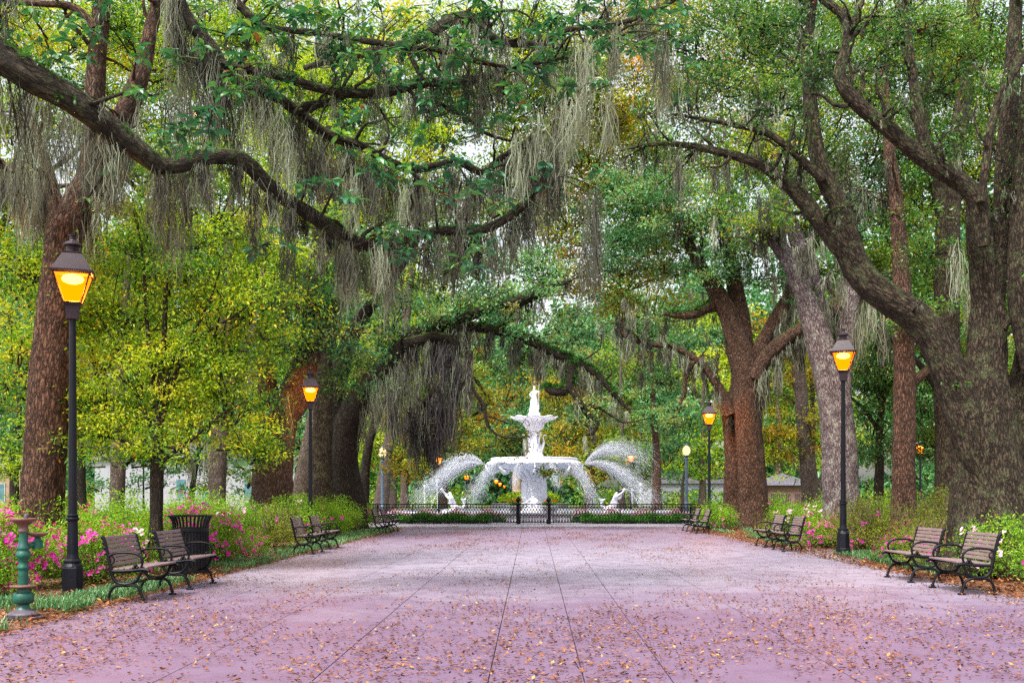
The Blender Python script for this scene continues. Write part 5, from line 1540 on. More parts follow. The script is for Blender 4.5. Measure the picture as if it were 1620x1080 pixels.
# glossy leaf whorls
ros = []
for (px, py, rx, ry, d, n0) in [(600, 262, 60, 34, 11.5, 16), (560, 215, 50, 30, 11.8, 8), (268, 182, 45, 20, 11.2, 9), (330, 195, 40, 20, 11.2, 6), (335, 100, 40, 40, 12, 6), (430, 110, 60, 40, 12.2, 10), (560, 60, 120, 50, 12.6, 30), (680, 60, 120, 60, 12.8, 30),
                               (770, 395, 30, 30, 12, 6), (645, 370, 50, 20, 12.4, 8), (700, 230, 60, 60, 12.6, 12), (830, 120, 60, 40, 12.6, 16), (900, 150, 50, 40, 12.6, 8), (1000, 60, 90, 60, 12.8, 28), (930, 40, 90, 50, 13, 16), (470, 60, 80, 50, 12.7, 16),
                               (160, 60, 60, 40, 12, 8), (60, 60, 70, 50, 12, 10), (740, 300, 70, 40, 12.6, 12), (860, 310, 60, 60, 12.8, 10), (540, 300, 60, 60, 12.4, 8), (640, 150, 100, 30, 13, 14), (760, 160, 80, 40, 13, 14), (420, 380, 30, 40, 13, 6), (860, 30, 60, 30, 13, 10), (1060, 100, 60, 60, 13.4, 10)]:
    n = max(3, int(n0 * (.62 if py < 340 and px > 450 else .9)))
    c = np.stack([W(px, py, d)] * n) + rng.normal(size=(n, 3)) * np.array([rx / FPX * d * .6, .35, ry / FPX * d * .6])
    ros.append(c)
    twig_np(T.br, c, W(px, py, d) + (c - W(px, py, d)) * .3 + rng.normal(size=(n, 3)) * .08, .006)
rosettes(T.cr, np.concatenate(ros), .165)
tipc = np.array([q[-1] for q in tp])
rosettes(T.cr, tipc[rng.random(len(tipc)) < .6], .12, 8)
T.moss_on('main', .09, .35, 1.4, 55, .10, prob=.8)
T.moss_on('mid', .075, .2, .8, 50, .09, t0=0, t1=.25)
T.moss_on('mid', .075, .3, 1.1, 60, .09, t0=.22, t1=.85)
T.moss_on('mid', .09, .3, 1.2, 60, .08, t0=.8, t1=1)
T.moss_on('upper', .07, .35, 1.4, 60, .10, t0=.2, t1=1)
T.moss_on('third', .14, .15, .8, 45, .07, prob=.8)
T.moss_on('fourth', .16, .1, .5, 36, .06, prob=.7)
T.moss_on('fifth', .2, .1, .5, 36, .06, t0=.1, prob=.6)
T.moss_tips([q for q in tp if random.random() < .55], 1, .12, .7, 34, .06)
T.moss_px([(40, 120, 360, 22), (70, 150, 330, 20), (30, 230, 390, 16), (100, 180, 300, 20), (280, 60, 330, 20), (300, 30, 280, 18), (330, 110, 300, 22), (250, 250, 395, 14), (278, 262, 468, 17), (292, 255, 400, 14), (455, 320, 470, 14), (545, 372, 480, 12), (612, 385, 540, 20), (600, 380, 470, 16), (555, 380, 520, 10),
           (820, 210, 330, 20), (850, 160, 300, 24), (872, 230, 420, 20), (885, 150, 340, 22), (905, 140, 260, 22), (935, 310, 525, 12), (940, 300, 470, 9), (925, 120, 250, 20), (960, 140, 260, 14), (710, 60, 135, 16), (742, 95, 190, 12), (755, 150, 230, 14), (918, 50, 150, 20), (925, 60, 180, 16), (1048, 45, 175, 14), (1052, 60, 215, 10), (973, 40, 150, 8),
           (480, 200, 340, 22), (500, 215, 360, 20), (520, 230, 320, 18), (440, 170, 290, 22), (415, 150, 260, 20), (460, 200, 330, 22), (560, 260, 380, 18), (590, 270, 370, 18), (640, 290, 380, 14), (660, 300, 390, 12), (730, 290, 370, 20), (745, 280, 350, 16), (680, 290, 360, 14), (400, 290, 420, 10), (330, 262, 350, 10), (375, 258, 330, 9), (505, 380, 440, 8)], 13.0, 90)
T.done()

# ---- leaning brown trunk, left
T = Tree('leaning_oak', 'oak with a leaning reddish brown trunk behind the tall lamp post', B0(62, 17), BK_BROWN, YG)
T.limb('trunk', [(58, 925, 80), (62, 865, 70), (66, 800, 65), (72, 700, 62), (80, 580, 58), (90, 470, 55), (97, 400, 53), (104, 355, 58)], 17, sides=60, noise=.05, flare=.3, ridge=.03)
T.limb('right', [(102, 375, 50), (122, 325, 50), (150, 270, 44), (178, 220, 38), (205, 165, 32), (225, 110, 27), (240, 40, 22), (262, -50, 18)], 17, sides=16)
T.limb('dark', [(135, 300, 34), (146, 230, 32), (150, 170, 31), (152, 110, 30), (157, 50, 27), (166, -40, 24)], 17.2, sides=14)
T.limb('left', [(106, 372, 42), (84, 318, 32), (75, 275, 22), (62, 232, 17), (52, 190, 12), (45, 130, 8)], 17)
T.limb('left_low', [(84, 322, 22), (60, 296, 18), (30, 272, 14), (-12, 256, 12), (-70, 235, 8)], 17)
T.limb('cross', [(150, 45, 12), (118, 12, 12), (60, 6, 10), (-10, 0, 8)], 16.8)
tp = []
for k, n in (('right', 12), ('left', 10), ('left_low', 8), ('dark', 8), ('cross', 8)): tp += T.sides_of(k, n, 1.0)
T.crown([(60, 420, 75, 60, 17.5), (20, 560, 60, 110, 18), (40, 700, 60, 60, 20), (90, 70, 120, 60, 18), (230, 90, 90, 70, 18), (20, 200, 70, 80, 18), (330, 30, 120, 50, 19), (150, 560, 50, 90, 19)], S3, cover=1.15)
T.moss_on('right', .07, .5, 1.6, 55, .12, t0=.1, t1=.5); T.moss_on('dark', .14, .3, .9, 50, .1)
T.moss_on('left', .07, .4, 1.3, 55, .11, t0=.3); T.moss_on('left_low', .06, .4, 1.6, 55, .12, t0=.2)
T.moss_px([(110, 140, 330, 18), (130, 150, 320, 22), (150, 180, 350, 20), (165, 200, 340, 18), (185, 200, 300, 16), (200, 180, 290, 14), (60, 270, 390, 12), (22, 255, 360, 14), (45, 265, 400, 12), (70, 290, 380, 10)], 16.2, 90)
T.done()

# ---- young yellow green tree
T = Tree('young_tree', 'young tree with a thin trunk and airy yellow green crown on the left', B0(247, 17.3), BK_DARK, YG)
T.limb('trunk', [(246, 868, 22), (247, 820, 19), (248, 760, 20), (249, 715, 20), (250, 680, 15), (253, 620, 12), (258, 560, 10), (262, 470, 7), (266, 380, 5), (270, 290, 3)], 17.3, sides=12, flare=.2)
for i, pts in enumerate([[(250, 735, 9), (275, 715, 7), (310, 690, 5), (350, 655, 4), (400, 630, 2)], [(246, 700, 9), (228, 650, 7), (205, 600, 6), (180, 540, 4), (150, 490, 2)], [(251, 680, 10), (270, 620, 8), (290, 560, 6), (330, 480, 4), (350, 420, 2)],
                         [(252, 660, 8), (240, 590, 7), (232, 500, 6), (225, 400, 4), (210, 330, 2)], [(254, 640, 7), (275, 570, 6), (320, 530, 5), (370, 500, 4), (410, 470, 2)], [(247, 720, 6), (215, 705, 5), (170, 690, 4), (120, 690, 2)]]):
    T.limb('b%d' % i, pts, 17.3, sides=7, main=False)
tp = []
for i in range(6): tp += T.sides_of('b%d' % i, 10, .9, rmin=.004)
T.leaves_on(tp, 8, .07, .12)
T.crown([(270, 400, 110, 90, 17.6), (340, 330, 90, 70, 18), (210, 480, 90, 90, 17.6), (330, 520, 90, 100, 17.8), (240, 610, 110, 70, 17.4), (360, 640, 70, 70, 17.5), (160, 640, 60, 60, 17.4), (400, 450, 50, 110, 18.2), (300, 700, 80, 35, 17.2), (190, 725, 60, 30, 17.2), (390, 720, 50, 40, 18), (310, 260, 90, 50, 18.5), (120, 470, 50, 80, 18)], S3, cover=1.0)
T.done()

# ---- second young tree just behind, greener
T = Tree('park_tree', 'straight pale trunk left of the thin young tree, under a green crown', B0(186, 27), BK_FAR, MG)
T.limb('trunk', [(184, 870, 26), (185, 820, 25), (186, 760, 23), (188, 690, 21), (190, 600, 18), (196, 500, 14), (205, 400, 9)], 27, sides=14)
T.crown([(200, 560, 110, 110, 28), (160, 400, 120, 90, 28), (260, 420, 120, 110, 28), (180, 690, 90, 45, 28), (240, 280, 120, 70, 29)], LS(4.0), cover=.95, depth=.6)
T.done()
T = Tree('park_tree', 'pale grey trunk right of the thin young tree, behind its leaves', B0(345, 28), BK_FAR, YG)
T.limb('trunk', [(343, 870, 30), (343, 810, 28), (345, 740, 27), (349, 660, 26), (354, 580, 25), (358, 500, 22), (362, 400, 17), (366, 300, 10)], 28, sides=14)
T.limb('fork', [(350, 640, 14), (385, 560, 12), (410, 480, 9), (420, 380, 6)], 28)
T.crown([(380, 500, 90, 110, 29), (350, 380, 110, 90, 29), (440, 400, 80, 80, 29), (330, 620, 80, 70, 29), (395, 690, 45, 50, 28.5), (450, 300, 90, 80, 30)], LS(4.0), cover=.95, depth=.6)
T.moss_px([(395, 560, 640, 8), (368, 600, 700, 10), (330, 690, 770, 9), (300, 700, 770, 8)], 28, 60, tone=.6)
T.done()

# ---- thick ridged trunk with blue green sprays
T = Tree('thick_oak', 'thick ridged oak trunk lit orange by the lamp before it', B0(430, 31.5), BK_RIDGE, TG)
T.limb('trunk', [(425, 870, 70), (428, 810, 64), (432, 750, 60), (438, 690, 56), (450, 650, 50), (468, 615, 42), (485, 570, 38), (494, 520, 36), (500, 450, 32), (508, 360, 24), (512, 280, 14)], 31.5, sides=60, noise=.06, flare=.3, ridge=.05)
T.limb('side', [(432, 690, 36), (424, 620, 32.5), (415, 540, 22), (400, 450, 14)], 31.8)
T.limb('stub', [(448, 668, 32.5), (462, 650, 34), (472, 640, 32.5), (484, 620, 24)], 31.6)
tp = T.sides_of('trunk', 14, 1.6, t0=.5)
T.crown([(520, 480, 70, 55, 31), (455, 550, 36, 36, 31), (560, 590, 42, 50, 32), (450, 430, 60, 60, 32), (540, 400, 70, 60, 32), (600, 440, 50, 50, 32.5), (540, 540, 55, 30, 31)], LS(4.0), cover=1.15, depth=.5)
T.moss_px([(445, 440, 560, 12), (452, 430, 520, 10), (545, 420, 510, 9), (480, 380, 470, 12), (455, 620, 720, 8)], 30.6, 80, tone=.6)
T.done()
T = Tree('park_tree', 'straight mossy trunk directly right of the lamp lighting the ridged oak', B0(512, 36), BK_OAK, YG)
T.limb('trunk', [(510, 845, 36), (510, 800, 34), (510, 700, 31), (512, 600, 29), (518, 500, 27), (522, 400, 23), (524, 300, 17), (520, 200, 10)], 36, sides=18, flare=.2)
T.crown([(540, 330, 110, 90, 37), (480, 250, 110, 80, 37), (590, 260, 100, 90, 37), (520, 160, 130, 80, 38), (430, 180, 110, 70, 38)], LS(4.0), cover=1.2, depth=.6)
T.moss_px([(540, 330, 440, 10)], 35, 70, tone=.7)
T.done()

# ---- dark oak with the low moss hung limb left of the fountain
T = Tree('moss_oak', 'dark oak with low limbs and long dark moss left of the fountain', B0(548, 38), BK_DARK, TG)
T.limb('trunk', [(546, 845, 70), (546, 800, 64), (541, 740, 54), (546, 690, 46), (562, 645, 44), (590, 602, 36), (625, 562, 28), (660, 527, 24), (720, 505, 20), (770, 490, 18), (822, 475, 19), (860, 460, 20), (884, 450, 12), (905, 442, 4)], 38, sides=20, flare=.15)
T.limb('up', [(545, 700, 40), (530, 640, 34), (545, 560, 28), (575, 500, 22), (620, 440, 16), (660, 380, 10)], 38.3)
T.limb('hang', [(640, 545, 20), (690, 532, 16), (722, 545, 13), (718, 575, 11), (700, 602, 10), (672, 635, 8), (655, 665, 6), (640, 690, 4)], 37.6)
T.limb('hang2', [(690, 612, 7), (700, 640, 6), (695, 670, 5), (680, 700, 4)], 37.4)
T.limb('fern', [(680, 520, 13), (740, 518, 13), (790, 524, 15), (830, 536, 15), (880, 560, 14), (915, 575, 13), (945, 592, 11), (962, 612, 9), (985, 638, 7), (998, 652, 4)], 38)
T.limb('knob', [(905, 575, 14), (902, 605, 16), (892, 618, 18), (872, 618, 14), (862, 612, 8)], 37.7)
T.limb('twist', [(900, 612, 12), (915, 632, 10), (930, 655, 9), (945, 668, 8), (938, 685, 5), (925, 688, 3)], 37.6)
T.limb('twist2', [(918, 640, 5), (950, 645, 5), (985, 668, 3), (1030, 660, 2)], 37.6, sides=7)
T.limb('thin', [(745, 555, 8), (742, 590, 8), (750, 620, 7), (766, 640, 6), (772, 675, 5), (800, 692, 4), (838, 690, 2)], 36.5, sides=7)
tp = []
for k, n, L in (('hang', 14, 1.6), ('fern', 18, 1.6), ('trunk', 22, 1.8), ('hang2', 4, 1.0), ('twist', 6, .9), ('thin', 12, 1.4)): tp += T.sides_of(k, n, L, t0=.15 if k != 'trunk' else .45)
T.fern('fern', .05, .9, 90, .20); T.fern('trunk', .55, .93, 90, .2); T.fern('knob', 0, 1, 110, .26)
T.moss_on('hang', .13, .7, 2.9, 46, .13, dark=True); T.moss_on('hang', .16, .5, 2.4, 46, .12, tone=.75); T.moss_on('hang2', .14, .6, 2.2, 46, .13, dark=True)
T.moss_on('trunk', .13, .5, 2.6, 50, .14, t0=.42, t1=.75, tone=.7); T.moss_on('fern', .12, .3, 1.7, 50, .12); T.moss_on('trunk', .18, .2, 1.2, 45, .1, t0=.75); T.moss_on('twist', .3, .3, 1.2, 40, .09)
T.moss_on('thin', .5, .3, 2.0, 45, .1)
T.moss_px([(590, 590, 700, 12), (610, 580, 720, 12), (625, 575, 710, 14), (640, 570, 700, 12), (600, 600, 690, 12), (650, 590, 690, 10), (660, 600, 700, 12), (575, 640, 720, 10)], 37.5, 60, tone=.72)
T.moss_px([(625, 640, 712, 9), (640, 650, 725, 10), (655, 640, 715, 9), (618, 620, 690, 7)], 37.2, 70, dark=True)
T.moss_px([(738, 560, 660, 6), (726, 560, 640, 5), (700, 545, 620, 6), (716, 600, 730, 4)], 37.2, 70, dark=True)
T.crown([(620, 500, 50, 40, 38), (700, 440, 70, 50, 39), (760, 430, 60, 40, 39), (840, 420, 70, 45, 39), (650, 380, 70, 50, 39), (900, 520, 60, 40, 38.5), (915, 655, 24, 30, 37.6), (950, 640, 40, 36, 38), (865, 448, 40, 22, 37.2), (760, 470, 60, 22, 37.2), (690, 500, 50, 24, 37.2), (850, 520, 50, 20, 37.2), (800, 500, 40, 18, 37.4), (830, 560, 40, 25, 38.5), (600, 540, 30, 30, 38)], LS(3.8), cover=.9, depth=.5)
T.done()
# gold leaves on the thin branch belong to a separate small oak behind
T = Tree('gold_oak', 'oak with olive gold leaves hanging over the left water spray', B0(640, 47), BK_DARK, OG)
T.limb('trunk', [(577, 800, 16), (578, 740, 15), (590, 680, 13), (620, 620, 12), (680, 585, 9), (740, 590, 7), (780, 640, 5)], 45.5)
T.crown([(740, 640, 55, 40, 45), (690, 690, 60, 40, 45.5), (790, 690, 50, 26, 45), (640, 720, 40, 40, 46), (730, 580, 60, 40, 46), (800, 620, 25, 30, 45), (860, 740, 22, 10, 45), (640, 640, 60, 60, 47)], LS(3.8), cover=.7, depth=.4)
T.done()

# ---- twin trunked oak right of the fountain
T = Tree('twin_oak', 'twin trunked oak with reddish brown boles right of the railing', B0(1180, 40), BK_BROWN, TG)
T.limb('right', [(1194, 850, 58), (1193, 820, 48), (1190, 760, 43), (1186, 700, 42), (1183, 650, 44), (1182, 605, 46), (1170, 555, 40.0), (1155, 505, 30), (1135, 465, 26), (1110, 425, 20), (1090, 385, 14), (1075, 340, 8)], 40.0, sides=48, noise=.06, flare=.3, ridge=.035)
T.limb('left', [(1163, 848, 42), (1164, 815, 40.0), (1163, 740, 33), (1160, 680, 31), (1155, 645, 30)], 40.6, sides=40, noise=.06, flare=.3, ridge=.03)
T.limb('left2', [(1156, 660, 28), (1168, 610, 26), (1174, 560, 26)], 40.6)
T.limb('stem', [(1182, 600, 34), (1176, 540, 30), (1168, 480, 28), (1158, 430, 24), (1150, 370, 18), (1140, 300, 10)], 40.3, sides=16)
T.limb('b1', [(1186, 602, 26), (1204, 548, 23), (1230, 498, 21), (1252, 458, 16), (1275, 410, 11), (1290, 350, 6)], 40.0)
T.limb('b2', [(1192, 600, 24), (1216, 560, 24), (1255, 528, 24), (1296, 508, 22), (1330, 482, 17), (1372, 452, 12), (1410, 440, 7)], 39.6)
T.limb('low', [(1156, 655, 20), (1142, 622, 15), (1124, 592, 13), (1103, 570, 11), (1068, 550, 9), (1015, 542, 8), (985, 528, 7), (975, 500, 5)], 40.0)
T.limb('low2', [(1100, 570, 8), (1085, 590, 8), (1083, 620, 7), (1075, 640, 4)], 40.0)
T.limb('moss_limb', [(1140, 475, 14), (1110, 492, 15), (1080, 500, 12), (1050, 495, 7)], 40.0)
tp = []
for k, n, L in (('right', 12, 1.8), ('stem', 12, 1.8), ('b1', 8, 1.6), ('b2', 10, 1.5), ('low', 16, 1.4)): tp += T.sides_of(k, n, L, t0=.4)
T.fern('moss_limb', 0, 1, 70, .22); T.fern('b2', .3, .8, 40, .22); T.fern('low', .3, .8, 22, .16)
T.moss_on('b2', .10, .4, 2.2, 55, .14); T.moss_on('b1', .14, .4, 2.4, 55, .15); T.moss_on('low', .22, .3, 1.4, 45, .1); T.moss_tips(tp, 1, .3, 1.5, 30, .08)
T.crown([(1100, 340, 80, 60, 39.0), (1150, 300, 70, 60, 39.0), (1180, 380, 60, 50, 39.0), (1060, 280, 80, 60, 40.0), (1040, 400, 60, 50, 41.0), (1000, 330, 70, 60, 42.0), (1130, 430, 50, 30, 39.5), (1230, 440, 45, 40, 40.0), (1010, 520, 50, 35, 41.0), (1060, 590, 40, 30, 41.0), (980, 400, 60, 60, 42), (960, 300, 60, 50, 42)], LS(3.8), cover=1.1, depth=.5)
T.done()

# ---- lichen covered trunk
T = Tree('lichen_oak', 'pale lichen covered trunk with fern patches behind the right lamp', B0(1330, 26.5), BK_GREY, MG)
T.limb('trunk', [(1334, 870, 66), (1332, 815, 58), (1330, 760, 54), (1326, 690, 52), (1318, 625, 50), (1303, 565, 42), (1286, 505, 36), (1265, 445, 31), (1242, 402, 25), (1216, 374, 18), (1190, 350, 10)], 26.5, sides=56, noise=.05, flare=.3, ridge=.035)
T.limb('mid', [(1306, 580, 34), (1295, 500, 30), (1280, 430, 28), (1258, 370, 24), (1240, 320, 18), (1226, 250, 14), (1215, 160, 10)], 27, sides=18)
T.limb('right', [(1326, 640, 36), (1336, 560, 31), (1344, 500, 28), (1350, 450, 26), (1350, 390, 22), (1338, 320, 16), (1330, 240, 10)], 26.8, sides=18)
tp = []
for k in ('trunk', 'mid', 'right'): tp += T.sides_of(k, 10, 1.5, t0=.55)
T.fern('trunk', .62, .82, 60, .16); T.fern('right', .12, .72, 26, .15)
T.crown([(1200, 340, 70, 50, 26), (1250, 290, 70, 60, 27), (1160, 260, 80, 60, 27), (1290, 350, 50, 50, 27.5), (1350, 330, 60, 60, 28), (1210, 190, 90, 60, 28), (1380, 420, 50, 50, 28.5), (1320, 440, 40, 30, 28)], LS(4.0), cover=1.1, depth=.5)
T.moss_tips(tp, 2, .3, 1.2, 34, .08)
T.done()

# ---- slim reddish trunk
T = Tree('slim_tree', 'slim reddish trunk with a sawn side stub between lichen trunk and massive oak', B0(1430, 26), BK_BROWN, DG)
T.limb('trunk', [(1428, 870, 44), (1429, 810, 38), (1430, 740, 35), (1431, 650, 33), (1430, 560, 32), (1428, 480, 29), (1424, 400, 25), (1416, 310, 21), (1404, 210, 16), (1398, 100, 10)], 26, sides=40, noise=.04, flare=.25, ridge=.02)
T.limb('stub', [(1438, 616, 16), (1452, 598, 15), (1464, 588, 14), (1478, 581, 13)], 26)
tp = T.sides_of('trunk', 12, 1.5, t0=.6)
T.crown([(1400, 330, 60, 70, 26.5), (1440, 230, 70, 70, 27), (1370, 240, 60, 60, 27), (1440, 480, 40, 40, 25.5), (1395, 500, 30, 40, 27)], S3, cover=1.1, depth=.6)
T.moss_px([(1380, 440, 560, 10), (1400, 500, 590, 10), (1360, 480, 580, 8), (1240, 330, 400, 8)], 26, 70, tone=.5)
T.done()
T = Tree('park_tree', 'pale lichen green trunk rising behind the massive oak\'s fork', B0(1500, 27), BK_OAK, MG)
T.limb('trunk', [(1500, 860, 46), (1500, 700, 40), (1499, 560, 38), (1498, 450, 37), (1500, 350, 36), (1508, 270, 30), (1524, 160, 25), (1538, 40, 20), (1545, -60, 16)], 27, sides=18)
T.limb('fork', [(1499, 360, 28), (1482, 290, 22), (1462, 200, 18), (1470, 100, 14), (1490, 10, 12)], 27)
T.crown([(1520, 420, 60, 60, 28), (1470, 300, 70, 80, 28), (1560, 250, 70, 90, 28), (1500, 150, 110, 80, 28), (1450, 60, 110, 60, 29)], LS(4.0), cover=.8, depth=.5)
T.moss_px([(1515, 380, 500, 10), (1555, 400, 520, 9), (1535, 420, 540, 9)], 26, 70, tone=.75)
T.done()

# ---- the massive oak on the right
T = Tree('massive_oak', 'massive spreading oak with several great stems at the right edge', B0(1565, 17.2), BK_OAK, DG)
T.limb('bole', [(1572, 900, 138), (1570, 840, 122), (1566, 780, 110), (1560, 720, 100), (1557, 660, 88), (1557, 610, 72), (1560, 560, 58), (1563, 500, 50), (1556, 430, 38), (1548, 345, 35), (1547, 310, 30)], 17.2, sides=84, noise=.06, flare=.3, ridge=.05)
T.limb('bole_right', [(1622, 890, 70), (1612, 800, 64), (1612, 720, 58), (1618, 650, 54), (1628, 590, 50), (1640, 500, 44), (1655, 380, 36)], 17.5, sides=60, noise=.06, ridge=.04)
T.limb('arch', [(1566, 790, 30), (1548, 730, 56), (1520, 640, 56), (1498, 575, 52), (1476, 532, 50), (1445, 500, 48), (1412, 478, 46), (1380, 455, 46), (1356, 425, 44), (1342, 398, 40)], 17, sides=48, ridge=.022)
T.limb('arch_left', [(1366, 436, 26), (1350, 412, 34), (1328, 388, 30), (1300, 355, 28), (1278, 326, 26), (1258, 302, 24), (1240, 286, 21), (1206, 262, 17), (1160, 246, 14), (1100, 232, 11), (1060, 228, 8), (1022, 230, 6), (980, 238, 4)], 17)
T.limb('arch_right', [(1360, 430, 28), (1350, 404, 36), (1340, 362, 33), (1322, 316, 29), (1304, 282, 27), (1292, 238, 25), (1283, 180, 23), (1280, 130, 21), (1278, 60, 18), (1290, -40, 15)], 17)
T.limb('arch_off', [(1303, 284, 16), (1278, 262, 14), (1252, 238, 12), (1212, 210, 11), (1162, 198, 8), (1108, 188, 6), (1060, 180, 4)], 16.8)
T.limb('dark_limb', [(1556, 390, 18), (1550, 335, 29), (1540, 308, 29), (1518, 288, 28), (1480, 264, 26), (1440, 234, 26), (1402, 202, 25), (1366, 172, 24), (1342, 148, 22), (1329, 126, 20), (1331, 102, 18), (1343, 62, 17), (1334, 26, 14), (1302, 0, 12), (1270, -30, 9)], 16.6, sides=16)
T.limb('dark_fork', [(1342, 60, 9), (1352, 30, 8), (1364, 5, 7), (1370, -30, 5)], 16.6)
T.limb('dark_limb2', [(1550, 320, 28), (1516, 282, 26), (1482, 258, 24), (1462, 222, 20), (1452, 176, 18), (1444, 120, 15), (1436, 50, 11), (1430, -30, 8)], 17.4)
T.limb('stem_up', [(1563, 540, 24), (1568, 480, 38), (1578, 400, 36), (1588, 330, 34), (1590, 260, 30), (1596, 190, 27), (1604, 60, 22), (1610, -40, 18)], 17.3, sides=16)
T.limb('dark_sapling', [(1552, 320, 14), (1560, 260, 13), (1568, 200, 13), (1584, 150, 12), (1606, 112, 11), (1640, 60, 10)], 16.4)
T.limb('edge', [(1630, 590, 24), (1618, 500, 40), (1612, 430, 38), (1616, 350, 36), (1622, 250, 30), (1630, 120, 26)], 16.9)
T.limb('stub', [(1585, 520, 14), (1605, 496, 13), (1640, 478, 12)], 17)
T.limb('small', [(1340, 168, 8), (1318, 165, 7), (1300, 150, 5), (1272, 148, 3)], 16.6, main=False)
T.limb('small2', [(1328, 112, 7), (1312, 98, 5), (1300, 84, 4)], 16.6, main=False)
tp = []
for k, n, L in (('arch_left', 26, 1.0), ('arch_off', 18, .9), ('arch_right', 12, 1.0), ('dark_limb', 18, 1.0), ('dark_limb2', 12, 1.0), ('stem_up', 8, 1.0), ('dark_sapling', 8, .9), ('edge', 6, .9), ('arch', 4, .7)): tp += T.sides_of(k, n, L, t0=.2)
T.leaves_on([q for q in tp if random.random() < .6], 7, .07, .12)
T.crown([(1400, 50, 120, 60, 19), (1250, 90, 90, 60, 18.5), (1180, 50, 80, 50, 18.5), (1490, 110, 80, 70, 19), (1560, 50, 80, 70, 19), (1390, 170, 60, 50, 18.6), (1230, 160, 60, 35, 18.4), (1580, 190, 50, 70, 19), (1140, 130, 70, 40, 18.5), (1330, 250, 50, 45, 19.5), (1470, 390, 36, 36, 18.6), (1250, 20, 90, 40, 19), (1100, 60, 60, 50, 19), (1200, 25, 60, 30, 15.4), (1300, 100, 40, 34, 15.4), (1440, 40, 50, 30, 15.4)], S3, cover=.95, depth=.6)
T.moss_px([(1133, 240, 320, 8), (1075, 235, 330, 8), (1150, 240, 290, 5)], 17, 80)
T.moss_tips(tp, 1, .08, .3, 20, .03)
T.done()
# ---- high canopy of trees standing on either side, and the park behind
def simple_tree(name, label, px, d, wpx, top, lean, bark, leaf, clumps, cover=.9, lp=3.8, moss=(), fork=True, group=None, base=None):
    T = Tree(name, label, B0(px, d), bark, leaf, group)
    yb = HY + CAMZ / d * FPX
    pts = [(px, yb + 3, wpx * 1.3)]
    for i in range(1, 7):
        u = i / 6
        pts.append((px + lean * u + random.uniform(-3, 3), yb + (top - yb) * u, wpx * (1 - .72 * u)))
    T.limb('trunk', pts, d, sides=12, flare=.15)
    if fork:
        for s in (-1, 1):
            i = random.randint(3, 4); a = pts[i]
            T.limb('f%d' % s, [(a[0], a[1], a[2] * .7), (a[0] + s * wpx * 1.6, a[1] - wpx * 2.2, a[2] * .5), (a[0] + s * wpx * 3.4, a[1] - wpx * 3.6, a[2] * .3), (a[0] + s * wpx * 5.0, a[1] - wpx * 5.2, a[2] * .14)], d, sides=8)
    T.crown(clumps, LS(lp), cover=cover, depth=.55)
    if moss: T.moss_px(moss, d - .5, 55, tone=.65)
    return T.done()

simple_tree('tall_oak', 'tall oak whose yellow green canopy fills the upper left behind the moss', -60, 30, 40, 150, 60, BK_DARK, YG,
    [(60, 60, 140, 90, 30), (220, 60, 140, 90, 31), (120, 180, 130, 90, 31), (30, 300, 90, 90, 30), (350, 120, 130, 90, 32), (380, 30, 130, 70, 32), (260, 210, 110, 80, 32), (20, 430, 70, 90, 30)], .8)
simple_tree('tall_oak', 'tall oak with golden green canopy filling the top centre', 470, 42, 30, 120, 120, BK_FAR, YG,
    [(560, 60, 150, 90, 40), (700, 80, 140, 90, 41), (640, 180, 140, 80, 42), (480, 130, 130, 80, 42), (820, 60, 140, 80, 42), (780, 170, 120, 70, 43), (930, 110, 110, 80, 42), (600, 300, 110, 70, 43), (720, 320, 100, 50, 44), (830, 250, 80, 60, 43), (560, 400, 80, 70, 45), (860, 160, 90, 70, 43)], .75)
simple_tree('tall_oak', 'tall oak with olive gold canopy above the fountain axis, right of centre', 1290, 46, 26, 60, -90, BK_FAR, OG,
    [(1000, 150, 120, 90, 42), (1060, 60, 130, 80, 42), (930, 240, 100, 80, 44), (1020, 260, 100, 70, 43), (1120, 180, 110, 80, 42), (960, 30, 120, 60, 43), (900, 330, 70, 70, 45), (990, 430, 80, 60, 46), (960, 360, 80, 70, 45), (1060, 370, 70, 60, 45), (900, 440, 60, 50, 47), (1030, 490, 70, 40, 47)], .8)
simple_tree('tall_oak', 'tall dark oak whose canopy fills the upper right behind the massive stems', 1660, 29, 44, 160, -70, BK_OAK, MG,
    [(1560, 330, 90, 90, 29), (1430, 300, 100, 90, 30), (1300, 200, 110, 90, 31), (1420, 120, 130, 90, 30), (1560, 150, 110, 100, 30), (1200, 110, 110, 80, 31), (1320, 60, 130, 80, 31), (1500, 30, 130, 70, 30), (1600, 460, 60, 70, 30), (1190, 20, 100, 50, 32)], .85)
simple_tree('tall_oak', 'tall yellow green oak filling the gap high behind the statue', 600, 58, 20, 150, 90, BK_FAR, YG,
    [(790, 300, 90, 60, 57), (870, 380, 80, 60, 57), (900, 250, 80, 60, 57), (700, 400, 80, 60, 58), (980, 190, 80, 60, 58), (1060, 330, 80, 60, 58), (800, 470, 70, 40, 58), (620, 330, 80, 60, 58)], .75)
